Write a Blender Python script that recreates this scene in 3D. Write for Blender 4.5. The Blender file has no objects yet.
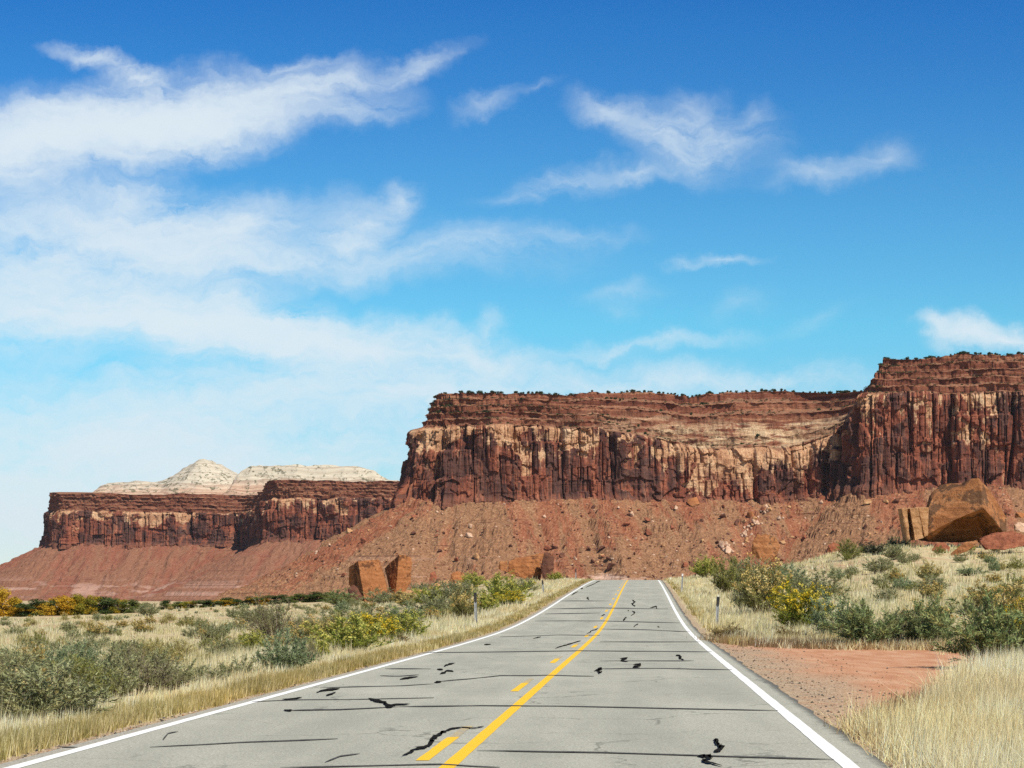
import bpy, bmesh, math, random
import numpy as np
from mathutils import Vector, Matrix, noise as mnoise

scene = bpy.context.scene
COL = scene.collection
rad = math.radians

# ------------------------------------------------------------------ camera, sky, sun, exposure
F = 1900.0            # focal length in pixels at 1024 wide
HOR = 595.0           # picture row of the horizon
EYE = 1.47            # eye height over the near road, metres
cam_d = bpy.data.cameras.new('camera')
cam_d.sensor_width = 36.0
cam_d.lens = F / 1024.0 * 36.0
cam_d.shift_y = (HOR - 384.0) / 1024.0
cam_d.clip_start = 0.2
cam_d.clip_end = 30000.0
cam = bpy.data.objects.new('camera', cam_d)
cam.location = (0, 0, EYE)
cam.rotation_euler = (rad(90), 0, 0)
COL.objects.link(cam)
scene.camera = cam

SUN_AZ = 143.0        # degrees clockwise from +Y (view direction)
SUN_EL = 47.0
sd = bpy.data.lights.new('sun', 'SUN')
sd.energy = 4.9
sd.angle = rad(0.53)
sd.color = (1.0, 0.94, 0.80)
sun = bpy.data.objects.new('sun', sd)
to_sun = Vector((math.sin(rad(SUN_AZ)) * math.cos(rad(SUN_EL)), math.cos(rad(SUN_AZ)) * math.cos(rad(SUN_EL)), math.sin(rad(SUN_EL))))
sun.rotation_euler = (-to_sun).to_track_quat('-Z', 'Y').to_euler()
sun.location = (60, -40, 90)
COL.objects.link(sun)

scene.view_settings.view_transform = 'Standard'
scene.view_settings.look = 'None'
scene.view_settings.gamma = 1.0
scene.view_settings.use_curve_mapping = False
scene.view_settings.exposure = 0.4
scene.cycles.max_bounces = 5
scene.cycles.diffuse_bounces = 2
scene.cycles.transparent_max_bounces = 8
scene.cycles.use_denoising = False


class NG:
    """small helper to write node graphs"""
    def __init__(self, tree):
        self.t = tree
        self.n = tree.nodes
        self.l = tree.links

    def new(self, typ, **kw):
        nd = self.n.new(typ)
        for k, v in kw.items():
            setattr(nd, k, v)
        return nd

    def put(self, sock, val):
        if isinstance(val, bpy.types.NodeSocket):
            self.l.new(val, sock)
        elif val is not None:
            if isinstance(val, (tuple, list)) and sock.type == 'RGBA' and len(val) == 3:
                val = (*val, 1.0)
            sock.default_value = val

    def math(self, op, a, b=None, c=None, clamp=False):
        nd = self.new('ShaderNodeMath', operation=op, use_clamp=clamp)
        self.put(nd.inputs[0], a)
        if b is not None: self.put(nd.inputs[1], b)
        if c is not None: self.put(nd.inputs[2], c)
        return nd.outputs[0]

    def vmath(self, op, a, b=None):
        nd = self.new('ShaderNodeVectorMath', operation=op)
        self.put(nd.inputs[0], a)
        if b is not None: self.put(nd.inputs[1], b)
        return nd.outputs[0]

    def scale(self, a, s):
        nd = self.new('ShaderNodeVectorMath', operation='SCALE')
        self.put(nd.inputs[0], a)
        nd.inputs['Scale'].default_value = s
        return nd.outputs[0]

    def comb(self, x, y, z):
        nd = self.new('ShaderNodeCombineXYZ')
        for i, v in enumerate((x, y, z)): self.put(nd.inputs[i], v)
        return nd.outputs[0]

    def sep(self, v):
        nd = self.new('ShaderNodeSeparateXYZ')
        self.put(nd.inputs[0], v)
        return nd.outputs

    def noise(self, vec, scale=1.0, detail=4.0, rough=0.55, dist=0.0, color=False):
        nd = self.new('ShaderNodeTexNoise')
        self.put(nd.inputs['Vector'], vec)
        nd.inputs['Scale'].default_value = scale
        nd.inputs['Detail'].default_value = detail
        nd.inputs['Roughness'].default_value = rough
        nd.inputs['Distortion'].default_value = dist
        return nd.outputs['Color' if color else 'Fac']

    def voro(self, vec, scale=1.0, feature='F1', out='Distance'):
        nd = self.new('ShaderNodeTexVoronoi', feature=feature)
        self.put(nd.inputs['Vector'], vec)
        nd.inputs['Scale'].default_value = scale
        return nd.outputs[out]

    def ramp(self, fac, stops, interp='LINEAR'):
        nd = self.new('ShaderNodeValToRGB')
        cr = nd.color_ramp
        cr.interpolation = interp
        while len(cr.elements) > 1: cr.elements.remove(cr.elements[-1])
        for i, (p, c) in enumerate(stops):
            e = cr.elements[0] if i == 0 else cr.elements.new(p)
            e.position = p
            if not isinstance(c, (tuple, list)): c = (c, c, c)
            e.color = (*c[:3], 1.0)
        self.put(nd.inputs[0], fac)
        return nd.outputs[0]

    def rng(self, v, a, b, c=0.0, d=1.0, smooth=True):
        nd = self.new('ShaderNodeMapRange', interpolation_type='SMOOTHSTEP' if smooth else 'LINEAR')
        self.put(nd.inputs[0], v)
        for i, x in enumerate((a, b, c, d)): nd.inputs[i + 1].default_value = x
        return nd.outputs[0]

    def mix(self, fac, a, b, blend='MIX'):
        nd = self.new('ShaderNodeMix', data_type='RGBA', blend_type=blend)
        self.put(nd.inputs['Factor'], fac)
        self.put(nd.inputs[6], a)
        self.put(nd.inputs[7], b)
        return nd.outputs[2]

    def attr(self, name, out='Fac'):
        nd = self.new('ShaderNodeAttribute', attribute_name=name)
        return nd.outputs[out]


# ---- sky: Nishita, its blue deepened with elevation, and cirrus laid out by direction
W = bpy.data.worlds.new('World')
scene.world = W
W.use_nodes = True
g = NG(W.node_tree)
g.n.clear()
sky = g.new('ShaderNodeTexSky', sky_type='NISHITA')
sky.sun_disc = False
sky.sun_elevation = rad(SUN_EL)
sky.sun_rotation = rad(SUN_AZ)
sky.altitude = 1500.0
sky.air_density = 1.0
sky.dust_density = 0.4
sky.ozone_density = 3.0
tc = g.new('ShaderNodeTexCoord')
dx, dy, dz = g.sep(tc.outputs['Generated'])
ay = g.math('MAXIMUM', g.math('ABSOLUTE', dy), 0.05)
uu = g.math('DIVIDE', dx, ay)
vv = g.math('DIVIDE', dz, ay)
elev = g.math('MULTIPLY', vv, 1900.0 / 595.0)            # 0 horizon .. 1 at 17 degrees
tint = g.ramp(g.math('MULTIPLY', elev, 0.25), [(0.0, (0.72, 0.74, 0.72)), (0.05, (0.62, 0.84, 0.83)), (0.112, (0.45, 1.02, 1.0)), (0.157, (0.35, 0.88, 1.02)), (0.212, (0.20, 0.68, 1.0)), (0.25, (0.12, 0.57, 0.97)), (0.5, (0.08, 0.40, 0.75)), (1.0, (0.05, 0.26, 0.52))])
skyc = g.mix(1.0, sky.outputs[0], tint, 'MULTIPLY')
# cloud layout: direction expressed in degrees-like units (1 unit = 3 degrees)
P = g.comb(g.math('MULTIPLY', uu, 19.0), g.math('MULTIPLY', vv, 19.0), 0.0)
wn = g.noise(P, 0.7, 6.0, 0.6, color=True)
wn2 = g.noise(P, 2.6, 6.0, 0.6, color=True)
Pw = g.vmath('ADD', P, g.scale(g.vmath('SUBTRACT', wn, (0.5, 0.5, 0.5)), 0.80))
Pw = g.vmath('ADD', Pw, g.scale(g.vmath('SUBTRACT', wn2, (0.5, 0.5, 0.5)), 0.30))
CLOUDS = [  # azimuth, elevation (picture units from the horizon point), half sizes, tilt, weight
    (180, 116, 260, 58, 9, 1.7), (30, 145, 220, 70, 6, 1.6), (95, 62, 75, 17, -16, 0.7), (140, 82, 70, 20, -12, 0.5), (330, 82, 120, 22, 12, 0.5), (425, 66, 75, 20, 16, 0.42), (310, 60, 90, 14, 6, 0.25), (365, 108, 80, 22, 8, 0.4),
    (120, 232, 340, 64, 2, 1.25), (200, 318, 260, 60, -8, 1.4), (330, 345, 200, 50, -8, 1.15), (40, 305, 240, 70, 0, 1.1), (470, 352, 110, 36, -16, 0.8), (495, 328, 26, 26, 60, 0.4),
    (372, 222, 60, 30, 16, 0.6), (405, 195, 34, 30, 50, 0.55), (355, 238, 60, 14, 0, 0.4), (250, 262, 420, 36, 0, 0.5), (130, 195, 80, 24, 22, 0.6), (235, 225, 40, 22, 20, 0.4), (480, 245, 180, 22, 3, 0.32),
    (660, 128, 90, 26, -10, 0.62), (600, 116, 55, 17, -16, 0.5), (705, 118, 42, 40, 58, 0.5), (735, 140, 34, 50, 78, 0.5), (690, 152, 80, 24, -14, 0.5), (760, 118, 40, 14, 0, 0.25),
    (575, 178, 110, 17, 9, 0.42), (520, 192, 70, 12, 6, 0.3), (640, 168, 60, 10, 4, 0.28), (820, 172, 80, 18, 4, 0.4), (880, 155, 60, 20, 14, 0.3), (490, 101, 55, 11, 10, 0.36), (540, 92, 30, 8, 12, 0.15),
    (728, 252, 55, 7, 4, 0.34), (690, 258, 40, 6, 2, 0.2), (620, 290, 70, 14, 8, 0.26), (620, 308, 40, 10, 0, 0.18), (970, 336, 70, 26, -4, 1.0), (1010, 345, 50, 22, -8, 0.7), (935, 330, 40, 12, -6, 0.4), (660, 340, 150, 14, 5, 0.3), (600, 350, 120, 12, 4, 0.25),
    (740, 300, 60, 16, 20, 0.12), (820, 315, 60, 12, 15, 0.10),
    (130, 450, 640, 130, 0, 0.95), (420, 390, 420, 50, 0, 0.6), (700, 385, 330, 36, 0, 0.42), (560, 235, 120, 14, 0, 0.2), (40, 520, 460, 110, 0, 0.9), (820, 380, 200, 20, 0, 0.2)]
dens = None
for (cx, cy, a, b, tilt, w) in CLOUDS:
    m = g.new('ShaderNodeMapping', vector_type='TEXTURE')
    g.put(m.inputs['Vector'], Pw)
    m.inputs['Location'].default_value = ((cx - 512) / 100.0, (HOR - cy) / 100.0, 0)
    m.inputs['Rotation'].default_value = (0, 0, rad(tilt))
    if cx > 440 and cy < 320 and w < 0.7: b, w = b * 1.45, w * 0.72
    m.inputs['Scale'].default_value = (a / 100.0, b / 100.0, 1)
    gr = g.new('ShaderNodeTexGradient', gradient_type='QUADRATIC_SPHERE')
    g.put(gr.inputs[0], m.outputs[0])
    dens = g.math('MULTIPLY_ADD', gr.outputs['Fac'], w * 1.5, dens if dens is not None else 0.0)
def fibre(angle, sx, sy, sc, det, ro, dist=0.0):
    r_ = g.new('ShaderNodeMapping')
    g.put(r_.inputs['Vector'], Pw)
    r_.inputs['Rotation'].default_value = (0, 0, rad(angle))
    r_.inputs['Scale'].default_value = (sx, sy, 1)
    return g.noise(r_.outputs[0], sc, det, ro, dist)


streak = fibre(-10, 0.5, 1.6, 1.2, 8.0, 0.58)           # long wind streaks
fib = fibre(-52, 0.7, 3.4, 1.7, 7.0, 0.62, 0.35)        # feathery fall streaks across them
fine_ = fibre(-25, 1.6, 4.5, 3.2, 6.0, 0.65, 0.2)
tex = g.math('ADD', g.math('ADD', g.math('MULTIPLY', streak, 1.0), g.math('MULTIPLY', fib, 0.62)), g.math('MULTIPLY', fine_, 0.30))
gain = g.rng(tex, 0.66, 1.28, 0.0, 1.9, False)
# dense sheets keep their body, thin veils break up into fibres
body = g.rng(dens, 0.6, 2.4, 0.0, 0.72)
gain = g.math('ADD', g.math('MULTIPLY', gain, g.math('SUBTRACT', 1.0, body)), body)
dens = g.math('MULTIPLY', dens, gain)
cl = g.math('SUBTRACT', 1.0, g.math('EXPONENT', g.math('MULTIPLY', dens, -1.5)))
cl = g.math('MULTIPLY', cl, 0.97)
final = g.mix(cl, skyc, (5.75, 6.5, 6.95))
SKY_STRENGTH = 0.1
bg = g.new('ShaderNodeBackground')
g.put(bg.inputs['Color'], final)
bg.inputs['Strength'].default_value = SKY_STRENGTH
wo = g.new('ShaderNodeOutputWorld')
g.l.new(bg.outputs[0], wo.inputs[0])


# ------------------------------------------------------------------ numpy noise
def _hash(ix, iy, iz):
    h = (ix.astype(np.int64) * 374761393 + iy.astype(np.int64) * 668265263 + iz.astype(np.int64) * 2147483647) & 0xFFFFFFFF
    h = ((h ^ (h >> 13)) * 1274126177) & 0xFFFFFFFF
    h = ((h ^ (h >> 16)) * 2246822519) & 0xFFFFFFFF
    return ((h ^ (h >> 15)) & 0xFFFFFF) / float(0xFFFFFF)


def vn(x, y, z=0.0):
    x, y, z = np.broadcast_arrays(np.asarray(x, float), np.asarray(y, float), np.asarray(z, float))
    fx, fy, fz = np.floor(x), np.floor(y), np.floor(z)
    tx, ty, tz = x - fx, y - fy, z - fz
    tx, ty, tz = [t * t * (3 - 2 * t) for t in (tx, ty, tz)]
    r = 0
    for a in (0, 1):
        for b in (0, 1):
            for c in (0, 1):
                r = r + _hash(fx + a, fy + b, fz + c) * (tx if a else 1 - tx) * (ty if b else 1 - ty) * (tz if c else 1 - tz)
    return r


def fbm(x, y, z=0.0, o=4):
    r, a, s = 0, 0.5, 0
    for i in range(o):
        f = 2.03 ** i
        r = r + a * vn(np.asarray(x) * f + 17.3 * i, np.asarray(y) * f + 5.1 * i, np.asarray(z) * f + 9.7 * i)
        s += a
        a *= 0.5
    return r / s


def h1(i, k=0):
    i = np.asarray(i, float)
    return _hash(np.floor(i), np.full_like(i, k * 7 + 3), np.full_like(i, k * 13 + 1))


def sstep(a, b, x):
    t = np.clip((np.asarray(x, float) - a) / (b - a), 0, 1)
    return t * t * (3 - 2 * t)


# ------------------------------------------------------------------ mesh helpers
def mesh_np(name, V, faces, attrs=None, smooth=False):
    """V (n,3); faces: (m,k) int array; attrs {name: (n,) or (n,3)} stored on points"""
    V = np.ascontiguousarray(V, np.float32)
    faces = np.ascontiguousarray(faces, np.int32)
    m, k = faces.shape
    me = bpy.data.meshes.new(name)
    me.vertices.add(len(V))
    me.vertices.foreach_set('co', V.ravel())
    me.loops.add(m * k)
    me.loops.foreach_set('vertex_index', faces.ravel())
    me.polygons.add(m)
    me.polygons.foreach_set('loop_start', np.arange(0, m * k, k, dtype=np.int32))
    me.polygons.foreach_set('loop_total', np.full(m, k, np.int32))
    me.polygons.foreach_set('use_smooth', np.full(m, smooth))
    for nm, a in (attrs or {}).items():
        a = np.asarray(a, np.float32)
        if a.ndim == 1:
            at = me.attributes.new(nm, 'FLOAT', 'POINT')
            at.data.foreach_set('value', a)
        else:
            at = me.attributes.new(nm, 'FLOAT_COLOR', 'POINT')
            at.data.foreach_set('color', np.c_[a, np.ones(len(a))].astype(np.float32).ravel())
    me.update(calc_edges=True)
    me.validate()
    return me


def grid_faces(nu, nv):
    i = np.arange(nu - 1)[:, None]
    j = np.arange(nv - 1)[None, :]
    a = i * nv + j
    return np.stack([a, a + nv, a + nv + 1, a + 1], -1).reshape(-1, 4)


def link(name, data, mat=None, parent=None):
    o = bpy.data.objects.new(name, data)
    COL.objects.link(o)
    if mat is not None:
        data.materials.append(mat)
    if parent is not None:
        o.parent = parent
    return o


def tag(o, label=None, cat=None, group=None, kind=None):
    if label: o['label'] = label
    if cat: o['category'] = cat
    if group: o['group'] = group
    if kind: o['kind'] = kind
    return o


def mat_new(name):
    m = bpy.data.materials.new(name)
    m.use_nodes = True
    q = NG(m.node_tree)
    q.n.clear()
    out = q.new('ShaderNodeOutputMaterial')
    return m, q, out


def finish(q, out, col, rough=0.95, bump=None, bump_s=0.3, bump_d=0.1, spec=0.1):
    b = q.new('ShaderNodeBsdfPrincipled')
    q.put(b.inputs['Base Color'], col)
    q.put(b.inputs['Roughness'], rough)
    b.inputs['Specular IOR Level'].default_value = spec
    if bump is not None:
        bn = q.new('ShaderNodeBump')
        bn.inputs['Strength'].default_value = bump_s
        bn.inputs['Distance'].default_value = bump_d
        q.put(bn.inputs['Height'], bump)
        q.l.new(bn.outputs[0], b.inputs['Normal'])
    q.l.new(b.outputs[0], out.inputs[0])


def wpos(q):
    return q.new('ShaderNodeNewGeometry').outputs['Position']


def project(X, Y, Z):
    return 512 + F * X / Y, HOR - F * (Z - EYE) / Y


# ------------------------------------------------------------------ ground heights
HD = 0.0687                                   # heading of the road against +Y
UN = math.hypot(1, HD)
_RY = np.array([-60, 0, 58, 75, 92, 112, 138, 174, 206, 222, 236, 262, 340, 500, 800.0])
_RZ = np.array([0, 0, 0.0, 0.07, 0.36, 0.82, 1.50, 2.36, 3.03, 3.24, 3.32, 3.15, 1.8, 0.2, 0.0])
_ry = np.arange(-60, 800, 1.0)
_rz = np.convolve(np.pad(np.interp(_ry, _RY, _RZ), 9, 'edge'), np.ones(19) / 19, 'valid')


def road_z(Y):
    return np.interp(Y, _ry, _rz)


def lat(X, Y):
    """offset to the right of the camera's line along the road"""
    return (X - HD * Y) / UN


T_L, T_R, T_Y = -5.34, 1.77, -1.66            # edge lines and solid centre line
T_AL, T_AR = -5.62, 2.16                      # edges of the asphalt
T_C = 0.5 * (T_AL + T_AR)

CP = [  # picture column, picture row, distance  -> known ground points
    (840, 680, 33), (900, 650, 51), (950, 720, 22.4), (960, 655, 46), (1060, 665, 40), (1060, 720, 22), (900, 768, 16), (740, 642, 59),
    (850, 642, 58), (900, 620, 76), (900, 592, 115), (900, 567, 170), (900, 549, 225), (965, 546, 234), (968, 556, 216), (1024, 557, 202), (930, 553, 216), (1090, 548, 230),
    (1024, 575, 150), (1024, 600, 100), (1024, 625, 70), (1090, 600, 100), (1090, 640, 60),
    (800, 566, 215), (740, 575, 225), (690, 574, 235), (850, 552, 235), (800, 590, 140), (760, 606, 105), (800, 625, 78), (720, 622, 85), (720, 600, 125), (740, 586, 160),
    (900, 556, 290), (1000, 550, 290), (1100, 545, 330), (800, 572, 300), (700, 581, 320),
    (100, 665, 62), (200, 645, 96), (100, 622, 215), (80, 616, 345), (5, 618, 345), (250, 606, 380), (30, 606, 700), (200, 604, 900), (-120, 618, 330), (-120, 660, 70), (-120, 606, 800),
    (300, 642, 92), (330, 610, 240), (385, 602, 300), (440, 591, 255), (480, 625, 83), (500, 600, 150), (540, 596, 133), (520, 581, 262), (460, 586, 262),
    (400, 600, 215), (400, 622, 118), (350, 642, 88), (420, 612, 140), (300, 622, 150), (200, 622, 190), (0, 690, 40), (60, 700, 37), (0, 722, 26), (-120, 700, 38),
    (150, 690, 40), (0, 645, 90), (250, 668, 52), (300, 658, 62), (350, 645, 78), (330, 602, 360), (430, 592, 330), (520, 585, 340),
    (0, 603, 1500), (200, 603, 2200), (-200, 601, 3000), (400, 598, 700), (600, 592, 700), (800, 585, 700), (1000, 580, 700), (1200, 575, 700), (600, 590, 1200), (1000, 588, 1200)]
_pts, _zs = [], []
for (px, py, Y) in CP:
    _pts.append(((px - 512) * Y / F, Y)); _zs.append(EYE + (HOR - py) * Y / F)
for Y in (8, 16, 25, 40, 60, 85, 110, 140, 180, 220, 260, 330):
    for t in (-8.5, -1.8, 5.0):
        _pts.append((HD * Y + t, Y)); _zs.append(float(road_z(Y)) - 0.06)
for a in range(30, 331, 30):
    for r_, z_ in ((12, -0.05), (60, -0.2), (400, -1.0), (6000, -8.0)):
        _pts.append((math.sin(rad(a)) * r_, math.cos(rad(a)) * r_)); _zs.append(z_)
for a in (-25, -12, 0, 12, 25):
    _pts.append((math.sin(rad(a)) * 7000, math.cos(rad(a)) * 7000)); _zs.append(-8.0)
_pts = np.array(_pts); _zs = np.array(_zs)


def _warp(X, Y):
    th = np.arctan2(X, Y)
    r = np.hypot(X, Y)
    return np.stack([np.sin(th) * 7.0, np.cos(th) * 2.0, np.log(r + 6.0) * 1.25], -1)


_wp = _warp(_pts[:, 0], _pts[:, 1])
_D = np.sqrt(((_wp[:, None] - _wp[None]) ** 2).sum(-1) + 0.02)
_n = len(_zs)
_A = np.zeros((_n + 1, _n + 1))
_A[:_n, :_n] = _D - np.eye(_n) * 0.01
_A[:_n, _n] = 1
_A[_n, :_n] = 1
_wgt = np.linalg.solve(_A, np.r_[_zs, 0])


def base_h(X, Y):
    X = np.asarray(X, float); Y = np.asarray(Y, float)
    sh = X.shape
    X = X.ravel(); Y = Y.ravel()
    out = np.empty(len(X))
    for i in range(0, len(X), 20000):
        w = _warp(X[i:i + 20000], Y[i:i + 20000])
        d = np.sqrt(((w[:, None] - _wp[None]) ** 2).sum(-1) + 0.02)
        out[i:i + 20000] = d @ _wgt[:_n] + _wgt[_n]
    return out.reshape(sh)


def ground_h(X, Y):
    X = np.asarray(X, float); Y = np.asarray(Y, float)
    h = base_h(X, Y)
    r = np.hypot(X, Y)
    amp = np.clip(r / 120.0, 0.25, 2.5)
    h = h + amp * 0.5 * (fbm(X / 14.0, Y / 22.0, 0.3, 3) - 0.5) + 0.10 * (fbm(X / 1.6, Y / 1.9, 0.7, 3) - 0.5) * np.clip(60 / (r + 1), 0.2, 1)
    t = lat(X, Y)
    d = np.maximum(np.maximum(T_AL - t, t - T_AR), 0)
    k = 1 - sstep(0.5, 7.0, d)
    k = k * (1 - sstep(330, 520, Y))
    rz = road_z(Y) - 0.055 - 0.03 * sstep(0, 1.5, d)
    flat = pull_mask(X, Y)
    h = h * (1 - flat * 0.9) + flat * 0.9 * (-0.07)
    return h * (1 - k) + rz * k


# red dirt pull-out beside the road, outline in flat ground coordinates
_PULL = [(700, 638), (760, 642), (850, 645), (930, 645), (1006, 652), (995, 663), (955, 680), (915, 697), (880, 716), (868, 742), (840, 735), (790, 695), (740, 662)]
PULL = np.array([((px - 512) * EYE / (py - HOR), F * EYE / (py - HOR)) for px, py in _PULL])


def poly_sd(px, py, poly):
    """signed distance (negative inside) in the picture-plane scaled ground chart"""
    d = np.full(px.shape, 1e9)
    ins = np.zeros(px.shape, bool)
    n = len(poly)
    for i in range(n):
        ax, ay = poly[i]; bx, by = poly[(i + 1) % n]
        ex, ey = bx - ax, by - ay
        tt = np.clip(((px - ax) * ex + (py - ay) * ey) / (ex * ex + ey * ey), 0, 1)
        d = np.minimum(d, np.hypot(px - ax - tt * ex, py - ay - tt * ey))
        c = ((ay > py) != (by > py)) & (px < (bx - ax) * (py - ay) / (by - ay + 1e-12) + ax)
        ins ^= c
    return np.where(ins, -d, d)


def pull_mask(X, Y, soft=0.3):
    X = np.asarray(X, float); Y = np.asarray(Y, float)
    ok = (Y > 5) & (Y < 90)
    sd_ = poly_sd(X, Y / 4.0, PULL * np.array([1, 1 / 4.0]))
    wob = (fbm(X / 1.1, Y / 3.0, 2.0, 4) - 0.5) * 0.9
    return np.where(ok, 1 - sstep(-soft, soft, sd_ + wob), 0)


def ground_hit(px, py):
    """where the sight line through a picture point meets the ground"""
    Ys = np.geomspace(10, 1200, 900)
    X = (px - 512) * Ys / F
    Z = EYE + (HOR - py) * Ys / F
    H = ground_h(X, Ys)
    i = np.argmax(Z <= H)
    if not (Z <= H).any():
        i = len(Ys) - 1
    return X[i], Ys[i], H[i]


# ------------------------------------------------------------------ ground sheet
th = np.r_[np.arange(-180, -24, 6.0), np.arange(-24, -17, 0.5), np.arange(-17, 17.01, 0.045), np.arange(17.5, 24, 0.5), np.arange(24, 180.1, 6.0)]
rr = np.r_[[0.5, 2.0, 4.0], np.geomspace(6.5, 9000, 430)]
TH, RR = np.meshgrid(np.radians(th), rr, indexing='ij')
GX, GY = np.sin(TH) * RR, np.cos(TH) * RR
GZ = ground_h(GX, GY)
gt = lat(GX, GY)
pull = pull_mask(GX, GY)
edge_d = np.maximum(T_AL - gt, gt - T_AR)
shoulder = 1 - sstep(0.15, 0.6, edge_d + 0.5 * (fbm(GX / 0.7, GY / 1.2, 1.0, 3) - 0.5))
right_sh = (gt > 0) * (1 - sstep(0.5, 2.2, edge_d + 1.2 * (fbm(GX / 1.1, GY / 3, 4.0, 3) - 0.5))) * sstep(14, 30, GY) * (1 - sstep(50, 62, GY))
shoulder = np.maximum(shoulder * (GY < 330), right_sh)
ground_me = mesh_np('ground', np.stack([GX, GY, GZ], -1).reshape(-1, 3), grid_faces(len(th), len(rr)),
                    {'pull': pull.ravel(), 'shoulder': shoulder.ravel()}, smooth=True)
m, q, out = mat_new('dry ground')
p = wpos(q)
n1 = q.noise(p, 0.12, 5, 0.6)
n2 = q.noise(p, 1.4, 5, 0.65)
n3 = q.noise(p, 14.0, 4, 0.7)
soil = q.ramp(n2, [(0.25, (0.30, 0.20, 0.115)), (0.45, (0.44, 0.345, 0.20)), (0.62, (0.52, 0.45, 0.27)), (0.8, (0.38, 0.36, 0.21))])
soil = q.mix(q.rng(n1, 0.48, 0.7), soil, q.ramp(n2, [(0.3, (0.36, 0.17, 0.10)), (0.7, (0.46, 0.34, 0.2))]))
mp = q.new('ShaderNodeMapping'); q.put(mp.inputs[0], p); mp.inputs['Rotation'].default_value = (0, 0, rad(28)); mp.inputs['Scale'].default_value = (2.6, 0.5, 1)
rut = q.noise(mp.outputs[0], 0.8, 6, 0.68)
red = q.ramp(rut, [(0.25, (0.38, 0.175, 0.095)), (0.46, (0.49, 0.25, 0.14)), (0.60, (0.55, 0.325, 0.20)), (0.8, (0.62, 0.44, 0.30))])
red = q.mix(q.rng(n3, 0.3, 0.7, 0.0, 0.35), red, (0.30, 0.13, 0.08))
grav = q.ramp(q.voro(p, 26.0, out='Color'), [(0.0, (0.12, 0.095, 0.07)), (0.5, (0.37, 0.27, 0.18)), (1.0, (0.56, 0.45, 0.32))])
col = q.mix(q.attr('pull'), soil, red)
col = q.mix(q.math('MULTIPLY', q.attr('shoulder'), q.rng(n2, 0.25, 0.6, 0.5, 1.0)), col, grav)
finish(q, out, col, 0.98, q.math('ADD', q.math('MULTIPLY', n2, 0.6), n3), 0.5, 0.05)
ground = link('ground', ground_me, m)
tag(ground, 'dry tan and red desert ground with grassland, rising to a low hill right of the road', 'ground', kind='structure')


# ------------------------------------------------------------------ road
ys = np.r_[np.arange(-40, 60, 0.5), np.arange(60, 330, 1.0), np.arange(330, 520, 5.0)]
ts = np.r_[T_AL - 0.02, np.linspace(T_AL + 0.05, T_AR - 0.05, 30), T_AR + 0.02]
YS, TS = np.meshgrid(ys, ts, indexing='ij')
TS = TS.copy()
TS[:, 0] += 0.16 * (fbm(ys / 0.9, 3.1, 0, 4) - 0.5)
TS[:, -1] += 0.22 * (fbm(ys / 0.8, 8.1, 0, 4) - 0.5)


def road_xyz(Y, t, dz=0.0):
    """Y along the road (picture depth at t), offset t"""
    return np.stack([HD * Y + t * UN, Y, road_z(Y) + dz], -1)


RV = road_xyz(YS, TS, 0.0)
RV[:, 0, 2] -= 0.03
RV[:, -1, 2] -= 0.03
skL = RV[:, :1].copy(); skL[..., 2] -= 0.25
skR = RV[:, -1:].copy(); skR[..., 2] -= 0.25
RV = np.concatenate([skL, RV, skR], 1)
TT = np.concatenate([TS[:, :1], TS, TS[:, -1:]], 1)
YY = np.repeat(ys[:, None], RV.shape[1], 1)
road_me = mesh_np('road', RV.reshape(-1, 3), grid_faces(len(ys), RV.shape[1])[:, ::-1], {'tt': TT.ravel(), 'yy': YY.ravel()})
m, q, out = mat_new('aged asphalt')
p = wpos(q)
t_ = q.attr('tt')
f1 = q.noise(p, 38.0, 4, 0.75)
f2 = q.voro(p, 60.0, out='Color')
mp = q.new('ShaderNodeMapping'); q.put(mp.inputs[0], p); mp.inputs['Scale'].default_value = (1.0, 0.18, 1); mp.inputs['Rotation'].default_value = (0, 0, rad(-3.9))
f3 = q.noise(mp.outputs[0], 0.9, 4, 0.6)
base = q.ramp(f1, [(0.28, (0.20, 0.197, 0.160)), (0.5, (0.392, 0.388, 0.325)), (0.72, (0.56, 0.555, 0.475))])
spk = q.ramp(f2, [(0.0, (0.55, 0.55, 0.55)), (0.4, (0.97, 0.97, 0.97)), (1.0, (1.2, 1.19, 1.15))])
col = q.mix(0.75, base, spk, 'MULTIPLY')
col = q.mix(q.rng(f3, 0.3, 0.75, 0.0, 0.45), col, (0.26, 0.26, 0.22))
f4 = q.noise(p, 0.23, 4, 0.6)
col = q.mix(q.rng(f4, 0.50, 0.72, 0.0, 0.30), col, (0.52, 0.51, 0.42))
wv = q.noise(p, 0.9, 4, 0.7, color=True)
pw_ = q.vmath('ADD', p, q.scale(q.vmath('SUBTRACT', wv, (0.5, 0.5, 0.5)), 1.1))
ve = q.voro(pw_, 0.42, 'DISTANCE_TO_EDGE')
hair = q.math('MULTIPLY', q.rng(ve, 0.004, 0.014, 1.0, 0.0), q.rng(q.noise(p, 0.35, 3), 0.45, 0.58))
col = q.mix(q.math('MULTIPLY', hair, 0.6), col, (0.09, 0.088, 0.075))
grit = q.noise(p, 13.0, 5, 0.8)
col = q.mix(q.rng(grit, 0.52, 0.68, 0.0, 0.40), col, (0.20, 0.195, 0.16))
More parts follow.
